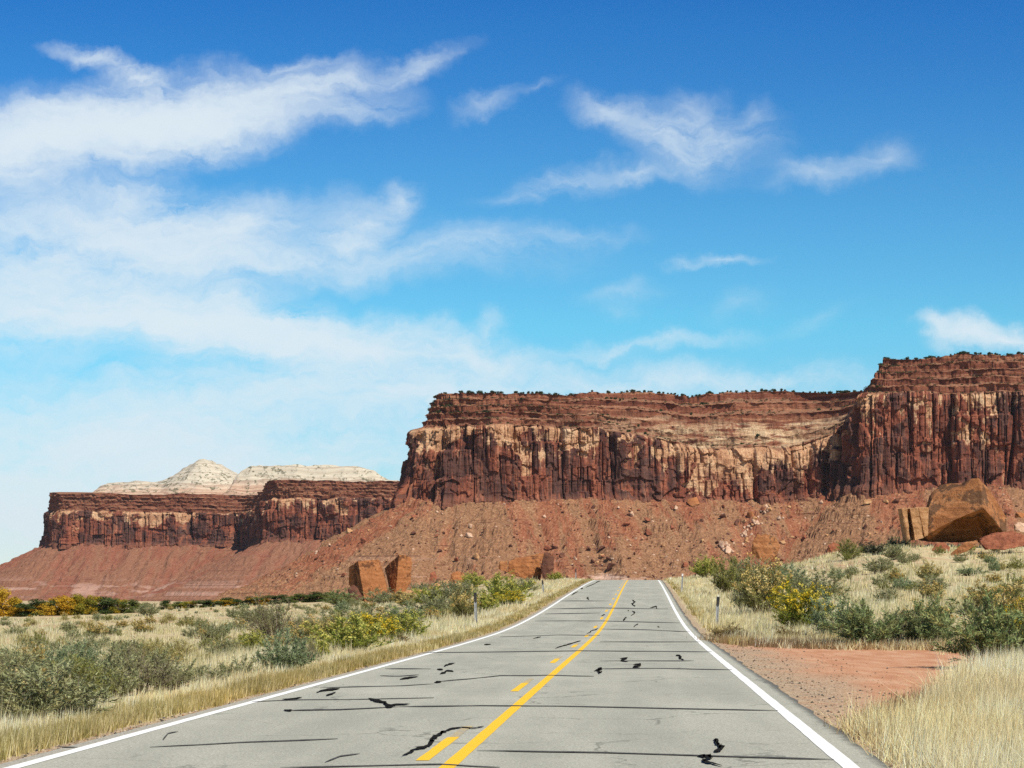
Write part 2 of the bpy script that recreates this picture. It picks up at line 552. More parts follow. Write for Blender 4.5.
# darker oily strip between the wheel paths and dark tarred edge
lane = None
for c_ in (0.05, -3.55, -0.95, 1.0, -2.6, -4.5):
    d = q.math('ABSOLUTE', q.math('SUBTRACT', t_, c_))
    s_ = q.rng(d, 0.25, 0.75, 1.0, 0.0)
    lane = s_ if lane is None else q.math('MAXIMUM', lane, s_)
col = q.mix(q.math('MULTIPLY', q.math('MULTIPLY', lane, q.rng(f3, 0.3, 0.6, 0.5, 1.0)), 0.15), col, (0.12, 0.118, 0.11))
edn = q.noise(p, 3.5, 4, 0.7)
er = q.rng(q.math('ADD', t_, q.math('MULTIPLY', edn, 0.22)), 2.08, 2.26)
col = q.mix(q.math('MULTIPLY', er, 0.85), col, (0.055, 0.052, 0.048))
el = q.rng(q.math('ADD', t_, q.math('MULTIPLY', edn, 0.25)), -5.24, -5.12, 1.0, 0.0)
col = q.mix(q.math('MULTIPLY', el, 0.7), col, q.ramp(f2, [(0.0, (0.14, 0.13, 0.11)), (0.5, (0.33, 0.30, 0.25)), (1.0, (0.5, 0.46, 0.39))]))
finish(q, out, col, 0.9, f1, 0.35, 0.012, 0.25)
road = link('road', road_me, m)
tag(road, 'pale grey two lane asphalt road climbing straight ahead over a low crest', 'road', kind='structure')


def strip(name, Y0, Y1, tfun, w, mat, dz=0.004, n=None, wob=0.0, seed=0, endnoise=0.0):
    n = n or max(2, int((Y1 - Y0) / 0.5) + 1)
    y = np.linspace(Y0, Y1, n)
    c = np.array([tfun(v) for v in y])
    l = c - w / 2 + wob * (fbm(y / 0.35, seed + 0.5, 0, 3) - 0.5)
    r = c + w / 2 + wob * (fbm(y / 0.35, seed + 7.5, 0, 3) - 0.5)
    V = np.stack([road_xyz(y, l, dz), road_xyz(y, r, dz)], 1)
    me = mesh_np(name, V.reshape(-1, 3), grid_faces(n, 2)[:, ::-1])
    return link(name, me, mat, road)


def paint(name, c0, c1, wear):
    m, q, out = mat_new(name)
    p = wpos(q)
    a = q.noise(p, 30.0, 5, 0.75)
    b = q.noise(p, 1.7, 4, 0.6)
    k = q.rng(q.math('ADD', a, q.math('MULTIPLY', b, 0.6)), wear, wear + 0.16)
    col = q.mix(k, c0, c1)
    finish(q, out, col, 0.7, a, 0.2, 0.004, 0.3)
    return m


white = paint('white road paint', (0.80, 0.80, 0.78), (0.45, 0.44, 0.41), 0.92)
yellow = paint('yellow road paint', (0.80, 0.47, 0.015), (0.42, 0.28, 0.06), 0.94)
worn_yellow = paint('worn yellow road paint', (0.62, 0.41, 0.06), (0.34, 0.31, 0.24), 0.66)
strip('edge_line', -30, 330, lambda y: T_L, 0.135, white, wob=0.015, seed=1)
strip('edge_line', -30, 330, lambda y: T_R, 0.15, white, wob=0.02, seed=4)
strip('centre_line', -30, 330, lambda y: T_Y, 0.135, yellow, wob=0.015, seed=9)
k0 = 16.85
for k in range(-3, 20):
    y0 = k0 + 12.1 * k
    strip('centre_dash', y0, y0 + 2.75, lambda y: T_Y - 0.29, 0.12, yellow, wob=0.02, seed=20 + k, n=9)
    strip('worn_dash_end', y0 + 2.76, y0 + 4.4, lambda y: T_Y - 0.285, 0.10, worn_yellow, wob=0.05, seed=50 + k, n=9)

# tar crack seals: black wiggly bands and thin straight cracks, as picture points dropped on the road
m, q, out = mat_new('black crack sealer')
p = wpos(q)
dfs = q.new('ShaderNodeBsdfDiffuse')
q.put(dfs.inputs['Color'], q.ramp(q.noise(p, 9.0, 4, 0.6), [(0.3, (0.008, 0.008, 0.009)), (0.7, (0.026, 0.026, 0.026))]))
q.l.new(dfs.outputs[0], out.inputs[0])
TAR = m
m, q, out = mat_new('thin dark crack')
p = wpos(q)
finish(q, out, q.ramp(q.noise(p, 5.0, 4, 0.7), [(0.3, (0.03, 0.029, 0.027)), (0.7, (0.12, 0.115, 0.105))]), 0.8)
CRK = m


def on_road(px, py):
    Ys = np.geomspace(10, 320, 1500)
    Z = EYE + (HOR - py) * Ys / F
    i = np.argmax(Z <= road_z(Ys))
    Y = Ys[i]
    X = (px - 512) * Y / F
    return (X - HD * Y) / UN, Y


def on_road_v(px, py):
    Ys = np.geomspace(10, 320, 1800)
    zr = (HOR - EYE * 0) * 0 + (road_z(Ys) - EYE) / Ys          # slope of the sight line that meets the road at each distance
    q_ = (HOR - py) / F
    Y = np.interp(q_, np.maximum.accumulate(zr), Ys)
    X = (px - 512) * Y / F
    return (X - HD * Y) / UN, Y


def ribbon(name, pts, wm, mat, dz, rel=None, seed=0, sub=8, blocky=0.0, wmin=1.2, wmax=7.0, taper=True):
    """a crack or seal traced over the road; wm is its width in metres"""
    P_ = np.array(pts, float)
    t = np.linspace(0, len(P_) - 1, (len(P_) - 1) * sub + 1)
    C = np.stack([np.interp(t, np.arange(len(P_)), P_[:, k]) for k in (0, 1)], -1)
    _, Y0 = on_road_v(C[:, 0], C[:, 1])
    w = np.clip(F / Y0 * wm, wmin, wmax)
    w = w * (0.6 + 0.8 * vn(t * 2.3, seed + 0.3))
    if rel is not None: w = w * np.interp(t, np.arange(len(P_)), np.asarray(rel, float) / max(rel)) * 1.25
    if taper: w = w * (0.35 + 0.65 * np.minimum(1, np.minimum(t, t[-1] - t) * 3.0))
    C[:, 0] += w * blocky * 1.6 * (h1(np.floor(t * 3.1), seed) - 0.5) + w * 0.3 * (vn(t * 1.9, seed + 3.3) - 0.5)
    C[:, 1] += w * 0.28 * (vn(t * 1.9, seed + 9.1) - 0.5)
    T = np.gradient(C, axis=0)
    N = np.stack([-T[:, 1], T[:, 0]], -1)
    N /= np.linalg.norm(N, axis=1, keepdims=True) + 1e-9
    hw = w / 2 * np.where(np.abs(N[:, 1]) > 0.8, 0.6, 1.0)
    A = C + N * hw[:, None]
    B = C - N * hw[:, None]
    if blocky:
        A[:, 0] += w * blocky * 1.1 * (h1(np.floor(t * 4.3), seed + 1) - 0.5)
        B[:, 0] += w * blocky * 1.1 * (h1(np.floor(t * 4.3 + 0.4), seed + 2) - 0.5)
    V = []
    for Q in (A, B):
        tt_, yy_ = on_road_v(Q[:, 0], Q[:, 1])
        V.append(road_xyz(yy_, tt_, dz))
    V = np.stack(V, 1)
    me = mesh_np(name, V.reshape(-1, 3), grid_faces(len(C), 2))
    bm = bmesh.new(); bm.from_mesh(me); bmesh.ops.recalc_face_normals(bm, faces=bm.faces)
    if sum(f.normal.z for f in bm.faces) < 0: bmesh.ops.reverse_faces(bm, faces=bm.faces)
    bm.to_mesh(me); bm.free()
    return link(name, me, mat, road)


SEALS = [
    ([(402, 757), (412, 751), (422, 748), (431, 742), (434, 738), (442, 733), (452, 729), (462, 728), (472, 729), (484, 727)], [.10, .2, .24, .3, .34, .3, .22, .13, .08, .09]),
    ([(715, 740), (718, 744), (721, 748), (715, 753)], [.30, .34, .34, .2]),
    ([(698, 757), (706, 757), (714, 757), (703, 762), (712, 764), (722, 767)], [.2, .3, .28, .2, .12, .08]),
    ([(444, 667), (449, 665), (455, 663.5)], [.2, .3, .2]), ([(437, 669.5), (443, 670)], [.4, .36]),
    ([(440, 674.5), (444, 673), (448, 671), (454, 672)], [.2, .3, .28, .14]), ([(434, 683), (441, 682)], [.4, .4]), ([(400, 680), (409, 678), (418, 677)], [.1, .2, .1]),
    ([(284, 711), (292, 711)], [.12, .2]), ([(368, 699), (376, 701), (383, 703), (390, 706), (402, 705), (410, 705)], [.2, .3, .34, .26, .2, .1]),
    ([(385, 707), (395, 706)], [.2, .2]), ([(282, 700), (292, 699.5), (302, 698)], [.12, .2, .38]), ([(316, 693), (328, 690), (340, 689)], [.16, .2, .12]), ([(326, 696), (336, 693)], [.22, .3]),
    ([(484, 645), (491, 644.6)], [.5, .5]), ([(533, 639), (538, 637.5), (541, 637)], [.2, .46, .2]),
    ([(555, 649), (563, 646), (571, 644), (581, 641)], [.2, .4, .5, .4]), ([(587, 634), (592, 631), (598, 628.5)], [.4, .6, .5]), ([(601, 616), (605, 614.5)], [.6, .6]),
    ([(594, 671.5), (601, 669), (598, 673.5), (602, 672)], [.4, .6, .5, .4]), ([(620, 659), (627, 658), (622, 661), (628, 662)], [.34, .5, .5, .3]), ([(633, 665), (640, 664), (634, 667.5), (640, 668)], [.3, .5, .5, .3]),
    ([(676, 655.5), (680, 656), (681, 659), (684, 660.5)], [.4, .5, .5, .2]), ([(632, 600), (635, 602), (632, 604), (635, 606.5)], [.5, .6, .6, .5]), ([(632, 611), (635, 613), (631, 616)], [.5, .7, .5]), ([(626, 617), (624, 621)], [.6, .7]),
    ([(638, 624), (634, 627)], [.6, .5]), ([(628, 610.5), (629, 611)], [.6, .5]), ([(588, 597), (589, 600)], [.7, .5]), ([(571, 595.5), (578, 591.5)], [.6, .7]), ([(581, 589), (583, 588)], [.8, .6]),
    ([(586, 587.5), (600, 581)], [.5, .5]), ([(650, 608), (656, 606.5), (657, 609)], [.25, .3, .2]), ([(657, 627), (659, 627.3)], [.5, .5]),
]
for i, (pts, w) in enumerate(SEALS):
    ribbon('crack_seal', pts, 0.040, TAR, 0.012 + 0.0008 * (i % 5), w, i * 3.7, blocky=0.6, wmin=1.3, wmax=4.6)
CRACKS = [
    ([(150, 747.5), (240, 743), (338, 739)], .075), ([(55, 747.5), (78, 747.5)], .05), ([(280, 768), (380, 766), (440, 765), (500, 768)], .07), ([(477, 751), (600, 753), (720, 757), (834, 760)], .055),
    ([(400, 707), (480, 706), (560, 706.5), (660, 708.5), (778, 711)], .045), ([(284, 711), (340, 710), (402, 707)], .05), ([(252, 702), (300, 700), (360, 699.5), (434, 698)], .04),
    ([(320, 688), (400, 686), (434, 684)], .035), ([(436, 682), (470, 679), (500, 676), (545, 675.5), (594, 676.5)], .045), ([(600, 669), (660, 668.5), (732, 670)], .04), ([(385, 669), (431, 669)], .04),
    ([(420, 653), (500, 652), (580, 651), (660, 651.5), (712, 652)], .045), ([(500, 637), (560, 635), (600, 635.5)], .05), ([(600, 629), (650, 630), (690, 632)], .06), ([(600, 661), (680, 661), (694, 661)], .03),
    ([(535, 621), (600, 621), (680, 623)], .05), ([(548, 609), (600, 608), (668, 609)], .05), ([(600, 642), (700, 642)], .03), ([(545, 614), (600, 613)], .04), ([(560, 601), (610, 601)], .06),
    ([(163, 740), (168, 734), (178, 732)], .03), ([(325, 763), (340, 757), (360, 754)], .03), ([(380, 676), (400, 676.5), (419, 675)], .03)]
for i, (pts, w) in enumerate(CRACKS):
    ribbon('crack', pts, 0.016, CRK, 0.006 + 0.0007 * (i % 6), None, i * 5.1 + 100, sub=14, wmin=0.95, wmax=2.2)

# ------------------------------------------------------------------ mesas: cliffs
def at(px, Y):
    return ((px - 512) * Y / F, Y)


def zof(py, Y):
    return EYE + (HOR - py) * Y / F


def resample(poly, step, smooth):
    poly = np.array(poly, float)
    seg = np.hypot(*np.diff(poly, axis=0).T)
    s = np.r_[0, np.cumsum(seg)]
    n = int(s[-1] / step) + 1
    t = np.linspace(0, s[-1], n)
    x = np.interp(t, s, poly[:, 0]); y = np.interp(t, s, poly[:, 1])
    k = max(1, int(smooth / step))
    ker = np.ones(2 * k + 1) / (2 * k + 1)
    x = np.convolve(np.pad(x, k, 'edge'), ker, 'valid'); y = np.convolve(np.pad(y, k, 'edge'), ker, 'valid')
    return t, np.stack([x, y], -1), s


def columns(u, z, width, seed, band=None):
    """broken vertical columns: returns (offset 0..1 per column, distance to nearest joint 0..0.5, column id)"""
    v = u / width + 0.45 * (fbm(u / (width * 3), z / (width * 5.0), seed + 0.2, 3) - 0.5)
    if band is not None:
        v = v + h1(band, seed + 2) * 3.0
    v = v + 0.5 * (vn(u / (width * 4.0), 0.5, seed + 0.7) - 0.5) * 4
    c = np.floor(v)
    best = np.full(u.shape, 9.0); sec = np.full(u.shape, 9.0); bid = np.zeros(u.shape)
    for k in (-1, 0, 1):
        ctr = c + k + 0.15 + 0.7 * h1(c + k, seed)
        d = np.abs(v - ctr)
        upd = d < best
        sec = np.where(upd, best, np.minimum(sec, d))
        bid = np.where(upd, c + k, bid)
        best = np.where(upd, d, best)
    if band is not None:
        bid = bid + band * 1009
    return h1(bid, seed + 1), (sec - best) * 0.5, bid


def cliff(name, plan, step, zbase, ztop, zcap, setback, seed, creams=None, flutes=None, lean=None, rows=90, caprows=46, smooth=14, colw=(44, 17, 6.5), depth=(8, 4.2, 1.2), ledge=None, bench=None):
    """zbase/ztop/zcap/setback: lists of values at plan vertices.  bench: 0..1 per vertex, pale rounded slickrock under the cap"""
    t, C, s = resample(plan, step, smooth)
    f = lambda a: np.interp(t, s, a)
    zb, zt, zc, sb = f(zbase), f(ztop), f(zcap), f(setback)
    bn = f(bench) if bench is not None else np.zeros(len(t))
    T = np.gradient(C, axis=0); T /= np.linalg.norm(T, axis=1, keepdims=True)
    k = int(24 / step)
    ker = np.ones(2 * k + 1) / (2 * k + 1)
    T = np.stack([np.convolve(np.pad(T[:, i], k, 'edge'), ker, 'valid') for i in (0, 1)], -1)
    T /= np.linalg.norm(T, axis=1, keepdims=True)
    N = np.stack([T[:, 1], -T[:, 0]], -1)            # outward: right-hand side when walking the plan left to right
    v1 = np.linspace(-0.14, 1, rows)
    U, Vv = np.meshgrid(t, v1, indexing='ij')
    Z = zb[:, None] + (zt - zb)[:, None] * Vv
    Z += (fbm(U / 20, 0.5, seed, 3) - 0.5) * 7 * sstep(0.6, 1, Vv)
    off = (fbm(U / 90.0, Z / 300.0, seed + 0.5, 3) - 0.5) * 20
    off0 = off.copy()
    BLK = np.zeros_like(U)
    hz = Vv + 0.35 * (fbm(U / 70.0, 0.3, seed + 14, 3) - 0.5)
    for li, (w, d, sd_) in enumerate(zip(colw, depth, (seed, seed + 20, seed + 40))):
        bnd = None if li == 0 else np.floor((hz + 0.25 * h1(np.floor(U / (w * 3.3)), sd_ + 3)) * (1.9, 1.9, 3.1)[li])
        o, jd, cid = columns(U, Z, w, sd_, bnd)
        top = 0.55 + 0.75 * h1(cid, sd_ + 5)
        o = o - 0.6 * sstep(0, 0.02, Vv - top) * (h1(cid, sd_ + 6) > 0.55)
        start = 0.5 * h1(cid, sd_ + 8)
        o = o + 0.40 * (1 - sstep(0, 0.03, Vv - start)) * (h1(cid, sd_ + 9) > 0.68)
        tilt = (h1(cid, sd_ + 12) - 0.5) * 0.5 * ((U / w) % 1.0 - 0.5)
        off += d * (o - 0.5 + tilt) + d * 0.30 * (np.minimum(jd * 7, 1) ** 0.5 - 1) - (1.0 + d * 0.55) * np.exp(-(jd * w / (0.45 + w * 0.012)) ** 2) * (h1(cid, sd_ + 11) > 0.45)
        BLK += (0.25, 0.45, 0.30)[li] * h1(cid, sd_ + 15)
    amp_ = 0.35 + 1.1 * sstep(0.3, 0.65, fbm(U / 38.0, Vv * 1.2, seed + 33, 3))
    off = off0 + (off - off0) * amp_
    if lean is not None:
        off -= f(lean)[:, None] * np.clip(Vv, 0, 1)
    if flutes is not None:
        fu = U / 15.0 + 0.8 * fbm(U / 30.0, Z / 60.0, seed + 51, 3)
        off += f(flutes)[:, None] * 9.0 * (np.abs(np.sin(math.pi * fu)) ** 0.7 - 0.6) * sstep(1.0, 0.75, Vv)
    # scooped alcoves and spalled faces with sharp upper lips
    al_ = fbm(U / 24.0, Z / 17.0, seed + 37, 3)
    off -= 3.2 * sstep(0.585, 0.60, al_) + 1.6 * sstep(0.50, 0.51, fbm(U / 9.0, Z / 15.0, seed + 39, 3))
    BLK += 0.35 * sstep(0.585, 0.60, al_) - 0.12
    # horizontal parting of the blocks, rubble noise, flared foot, rounded lip
    for lv, am in ((9.0, 1.0), (3.6, 0.55)):
        q_ = (Z + 4 * fbm(U / 14, 0, seed + 3, 2)) / lv
        off += am * (h1(np.floor(q_) * 31 + np.floor(U / (lv * 1.6) + h1(np.floor(q_), 3)), 60) - 0.5)
    off += 1.8 * (fbm(U / 2.6, Z / 4.0, seed + 6, 3) - 0.5)
    off += 2.5 * (1 - sstep(-0.02, 0.08, Vv)) + (1 - Vv) * 1.5
    off -= 3.5 * sstep(0.93, 1.0, Vv) ** 2 + 3 * bn[:, None] * sstep(0.7, 1.0, Vv) ** 2
    # cap: stair of ledges stepping back
    c = np.linspace(0, 1, caprows)[1:]
    UC, CC = np.meshgrid(t, c, indexing='ij')
    kk_ = int(22 / step)
    edge0 = np.convolve(np.pad(off[:, -1], kk_, 'edge'), np.ones(2 * kk_ + 1) / (2 * kk_ + 1), 'valid')[:, None]
    edge0 = edge0 * sstep(0, 0.12, CC) + off[:, -1:] * (1 - sstep(0, 0.12, CC))
    nled = 5
    cw = CC * nled + 0.7 * (fbm(UC / 30.0, CC * 2, seed + 8, 3) - 0.5)
    fr = cw - np.floor(cw)
    lid = np.floor(cw)
    tread = np.clip(fr / 0.62, 0, 1)
    rise = sstep(0.62, 0.74, fr)
    S = np.clip((lid + tread) / nled, 0, 1.02)
    lw_ = 0.35 + 0.45 * h1(np.floor(UC / 70.0 + 3 * fbm(UC / 50, lid, seed, 2)) + lid * 13, 21)
    R = np.clip((lid + rise * lw_ + (1 - lw_) * fr) / nled, 0, 1.0)
    bn2 = bn[:, None]
    R = R * (1 - bn2) + bn2 * (np.where(CC < 0.5, 0.50 * CC / 0.5 * (0.8 + 0.2 * np.sin(CC * 40)), 0.5 + (R - 0.5)))
    offc = edge0 * (1 - CC) - sb[:, None] * S + 9.0 * (fbm(UC / 11.0, CC * 7, seed + 9, 4) - 0.5) + 3.5 * (fbm(UC / 2.6, CC * 22, seed + 19, 3) - 0.5) + 14 * (fbm(UC / 60.0, lid * 0.37, seed + 13, 2) - 0.5) * CC
    ZC = Z[:, -1:] * (1 - R) + zc[:, None] * R + 2.2 * (fbm(UC / 5.0, CC * 14, seed + 10, 3) - 0.5) + (fbm(UC / 45.0, 0.2, seed + 12, 3) - 0.5) * 9 * CC
    # flat top behind
    d3 = np.array([12, 40, 90.0])
    UT, DT = np.meshgrid(t, d3, indexing='ij')
    offt = offc[:, -1:] - DT
    ZT = ZC[:, -1:] + 1.2 * np.minimum(DT, 20) / 20
    O = np.concatenate([off, offc, offt], 1)
    ZZ = np.concatenate([Z, ZC, ZT], 1)
    HF = np.concatenate([Vv, 1 + CC, np.full_like(DT, 2.05)], 1)
    UU = np.concatenate([U, UC, UT], 1)
    V = np.stack([C[:, None, 0] + N[:, None, 0] * O, C[:, None, 1] + N[:, None, 1] * O, ZZ], -1)
    BLK = np.concatenate([BLK, np.repeat(BLK[:, -1:], V.shape[1] - rows, 1)], 1)
    CB = np.repeat((f(creams) if creams is not None else np.zeros(len(t)))[:, None], V.shape[1], 1)
    BN = np.repeat(bn[:, None], V.shape[1], 1)
    me = mesh_np(name, V.reshape(-1, 3), grid_faces(V.shape[0], V.shape[1]), {'hf': HF.ravel(), 'uu': UU.ravel(), 'bench': BN.ravel(), 'blk': BLK.ravel(), 'cb': CB.ravel()})
    rim = V[:, rows + caprows - 2]
    benchl = V[:, rows - 1:rows + caprows - 1]
    return me, rim, benchl, t


def cliff_material(name, k=1.0, cream_amt=0.0, fade=None):
    m, q, out = mat_new(name)
    p = wpos(q)
    px_, py_, pz_ = q.sep(p)
    u = q.attr('uu'); hf = q.attr('hf'); bench = q.attr('bench')
    v = q.comb(u, hf, pz_)
    def st(sx, sz, scale, det=5, ro=0.6, dist=0.0):
        return q.noise(q.comb(q.math('MULTIPLY', u, sx), 0.0, q.math('MULTIPLY', pz_, sz)), scale, det, ro, dist)
    big = st(0.020 * k, 0.008 * k, 1.0, 4)
    strk = st(0.16 * k, 0.016 * k, 1.0, 6, 0.62)
    strk2 = st(0.42 * k, 0.03 * k, 1.0, 5, 0.65)
    blot = st(0.065 * k, 0.05 * k, 1.0, 6, 0.66, 0.6)
    fine = q.noise(v, 0.9, 5, 0.7)
    blk = q.math('ADD', q.attr('blk'), q.math('MULTIPLY', q.math('SUBTRACT', strk, 0.5), 0.3))
    red = q.ramp(strk, [(0.28, (0.080, 0.026, 0.017)), (0.44, (0.175, 0.054, 0.034)), (0.58, (0.30, 0.104, 0.060)), (0.72, (0.41, 0.190, 0.112))])
    varn = q.rng(q.math('ADD', q.math('ADD', q.math('MULTIPLY', strk2, 0.5), q.math('MULTIPLY', big, 0.4)), q.math('MULTIPLY', blk, -0.35)), 0.24, 0.36)
    varn = q.math('MULTIPLY', varn, q.rng(blot, 0.34, 0.50))
    sheet = q.math('MULTIPLY', q.rng(st(0.035 * k, 0.022 * k, 1.0, 5, 0.6, 0.3), 0.50, 0.58), q.rng(hf, 0.75, 0.45))
    varn = q.math('MAXIMUM', varn, q.math('MULTIPLY', sheet, q.rng(strk2, 0.36, 0.54, 0.25, 0.95)))
    wall = q.mix(q.math('MULTIPLY', varn, 0.82), red, q.ramp(strk, [(0.3, (0.020, 0.013, 0.014)), (0.7, (0.070, 0.052, 0.050))]))
    # pale fresh rock, mostly high on the wall
    hi = q.math('ADD', q.math('MULTIPLY', q.math('SUBTRACT', q.math('MINIMUM', hf, 1.0), 0.32), 0.46), q.math('MULTIPLY', bench, 0.14))
    hi = q.math('ADD', q.math('ADD', hi, q.math('MULTIPLY', blk, 0.42)), q.attr('cb'))
    cr = q.math('ADD', q.math('ADD', q.math('MULTIPLY', blot, 0.75), q.math('MULTIPLY', strk, 0.42)), q.math('ADD', hi, cream_amt))
    crf = q.math('MULTIPLY', q.rng(cr, 0.955, 1.0), q.math('SUBTRACT', 1.0, q.math('MULTIPLY', sheet, 0.6)))
    crc = q.ramp(blot, [(0.35, (0.31, 0.145, 0.078)), (0.52, (0.47, 0.27, 0.155)), (0.66, (0.57, 0.385, 0.24)), (0.8, (0.64, 0.47, 0.31))])
    wall = q.mix(crf, wall, crc)
    wall = q.mix(q.math('MULTIPLY', q.rng(hf, 0.10, -0.04), 0.7), wall, (0.20, 0.085, 0.055))
    # banded cap
    zz = q.math('ADD', pz_, q.math('MULTIPLY', q.noise(p, 0.02 * k, 3), 9.0))
    band = q.noise(q.comb(q.math('MULTIPLY', u, 0.006 * k), 0.0, q.math('MULTIPLY', zz, 0.34)), 1.0, 5, 0.7)
    capc = q.ramp(band, [(0.28, (0.055, 0.020, 0.015)), (0.42, (0.135, 0.046, 0.029)), (0.54, (0.215, 0.078, 0.046)), (0.65, (0.34, 0.165, 0.095)), (0.78, (0.48, 0.31, 0.19))])
    nz = q.sep(q.new('ShaderNodeNewGeometry').outputs['Normal'])[2]
    debris = q.ramp(fine, [(0.3, (0.13, 0.058, 0.036)), (0.48, (0.25, 0.125, 0.075)), (0.62, (0.42, 0.28, 0.17)), (0.72, (0.13, 0.115, 0.055))])
    capc = q.mix(q.math('MULTIPLY', q.rng(nz, 0.35, 0.8), 0.7), capc, debris)
    slick = q.ramp(q.noise(q.comb(q.math('MULTIPLY', u, 0.012), 0.0, q.math('MULTIPLY', zz, 0.22)), 1.0, 5, 0.65), [(0.3, (0.20, 0.095, 0.055)), (0.42, (0.34, 0.20, 0.12)), (0.54, (0.50, 0.36, 0.225)), (0.72, (0.60, 0.46, 0.31))])
    sl = q.math('MULTIPLY', q.math('MULTIPLY', bench, q.rng(q.noise(q.comb(q.math('MULTIPLY', u, 0.035), 0.0, q.math('MULTIPLY', zz, 0.16)), 1.0, 4, 0.65), 0.42, 0.52)), q.rng(q.math('ADD', hf, q.math('MULTIPLY', blot, 0.1)), 1.50, 1.60, 1.0, 0.0))
    capc = q.mix(sl, capc, slick)
    col = q.mix(q.rng(q.math('ADD', hf, q.math('MULTIPLY', q.math('SUBTRACT', blot, 0.5), 0.08)), 0.985, 1.015), wall, capc)
    col = q.mix(q.rng(fine, 0.40, 0.66, 0.0, 0.55), col, (0.07, 0.028, 0.018))
    finish(q, out, col, 0.95, q.math('ADD', strk2, q.math('MULTIPLY', fine, 0.7)), 0.6, 0.8, 0.05)
    return m


CLIFF_MAT = cliff_material('red sandstone cliff')
plan_main = [at(430, 2500), at(408, 2100), at(401.5, 1860), at(406, 1815), at(430, 1790), at(500, 1785), at(600, 1800), at(700, 1820), at(780, 1835),
             at(808, 1838), at(826, 1836), at(840, 1830), at(847, 1818), at(851, 1808), at(855, 1799), at(862, 1792), at(880, 1788), at(940, 1780), at(1024, 1768), at(1150, 1750), at(1300, 1730), at(1400, 1800)]
crm = [-.1, -.1, -.05, -.03, -.02, -.02, -.02, -.03, -.035, -.03, -.03, -.08, -.12, -.13, -.13, -.14, -.13, -.12, -.03, -.05, -.05, -.05]
nv_ = len(plan_main)
Yv = np.array([p_[1] for p_ in plan_main])
pyb = [497, 497, 499, 500, 502, 500, 500, 500, 500, 496, 492, 490, 490, 491, 492, 491, 490, 488, 486, 484, 480, 480]
pyt = [428, 428, 428, 427, 425, 424, 426, 446, 449, 443, 434, 425, 415, 402, 395, 393, 393, 392, 390, 388, 380, 380]
pyc = [398, 398, 397, 396, 393, 391, 392, 394, 394, 394, 394, 392, 385, 372, 362, 360, 359, 357, 354, 350, 345, 345]
sbk = [40, 40, 36, 34, 34, 36, 44, 66, 74, 70, 60, 50, 46, 46, 44, 42, 38, 36, 36, 40, 40, 40]
ben = [0, 0, 0, 0, 0, 0, 0.15, 0.9, 1, 0.9, 0.6, 0.3, 0, 0, 0, 0, 0, 0, 0, 0, 0, 0]
zbase = [zof(a, y) for a, y in zip(pyb, Yv)]
ztop = [zof(a, y) for a, y in zip(pyt, Yv)]
zcap = [zof(a, y + s_) for a, y, s_ in zip(pyc, Yv, sbk)]
for i_ in (0, 1, 2):
    zbase[i_], ztop[i_], zcap[i_] = zbase[3], ztop[3], zcap[3] - 4
me, RIM, BENCH, _t = cliff('mesa', plan_main, 0.85, zbase, ztop, zcap, sbk, 3.0, creams=crm, lean=[9, 9, 10, 10, 6, 1] + [0] * 16, flutes=[0, 0, 0, 0, 0, 0, 0, 0, .3, 1, 1, 1, 1, .8, .4, .1, 0, 0, 0, 0, 0, 0], bench=ben)
mesa = link('mesa', me, CLIFF_MAT)
tag(mesa, 'red sandstone mesa with a sheer streaked cliff and banded cap, ending in a taller butte at right', 'mesa', kind='structure')

FAR_MAT = cliff_material('distant red sandstone cliff', 0.75, -0.10)
plan_far = [at(52, 4300), at(46, 3700), at(45, 3420), at(52, 3350), at(90, 3335), at(170, 3330), at(240, 3320), at(256, 3220), at(257, 3070), at(268, 3025), at(330, 3000), at(400, 2985), at(470, 2980)]
Yf = np.array([p_[1] for p_ in plan_far])
pyb2 = [545, 545, 545, 545, 544, 545, 546, 546, 543, 541, 540, 540, 540]
pyt2 = [512, 512, 512, 511, 511, 512, 513, 510, 500, 498, 498, 498, 498]
pyc2 = [494, 494, 494, 494, 494, 495, 496, 492, 482, 480, 480, 482, 482]
sb2 = [14] * 6 + [20, 16, 12, 14, 20, 20, 20]
me, RIM2, _b, _t2 = cliff('far_mesa', plan_far, 1.7, [zof(a, y) for a, y in zip(pyb2, Yf)], [zof(a, y) for a, y in zip(pyt2, Yf)], [zof(a, y + s_) for a, y, s_ in zip(pyc2, Yf, sb2)], sb2, 71.0,
                          rows=64, caprows=30, smooth=16, colw=(56, 24, 10), depth=(9, 5, 1.8))
far_mesa = link('far_mesa', me, FAR_MAT)
tag(far_mesa, 'long low mesa of dark red cliffs far off to the left', 'mesa', kind='structure')


# ---- talus aprons under the cliffs: rubble slopes falling away from the plan lines
def near_line(X, Y, plan):
    plan = np.array(plan)
    seg = np.hypot(*np.diff(plan, axis=0).T)
    s = np.r_[0, np.cumsum(seg)]
    D = np.full(X.shape, 1e9); Uo = np.zeros(X.shape); So = np.zeros(X.shape)
    for i in range(len(plan) - 1):
        ax, ay = plan[i]; ex, ey = plan[i + 1] - plan[i]
        tt = np.clip(((X - ax) * ex + (Y - ay) * ey) / (ex * ex + ey * ey), 0, 1)
        dxx, dyy = X - ax - tt * ex, Y - ay - tt * ey
        d = np.hypot(dxx, dyy)
        side = (ey * dxx - ex * dyy)
        u = d < D
        D = np.where(u, d, D); Uo = np.where(u, s[i] + tt * seg[i], Uo); So = np.where(u, side, So)
    return D, Uo, So, s


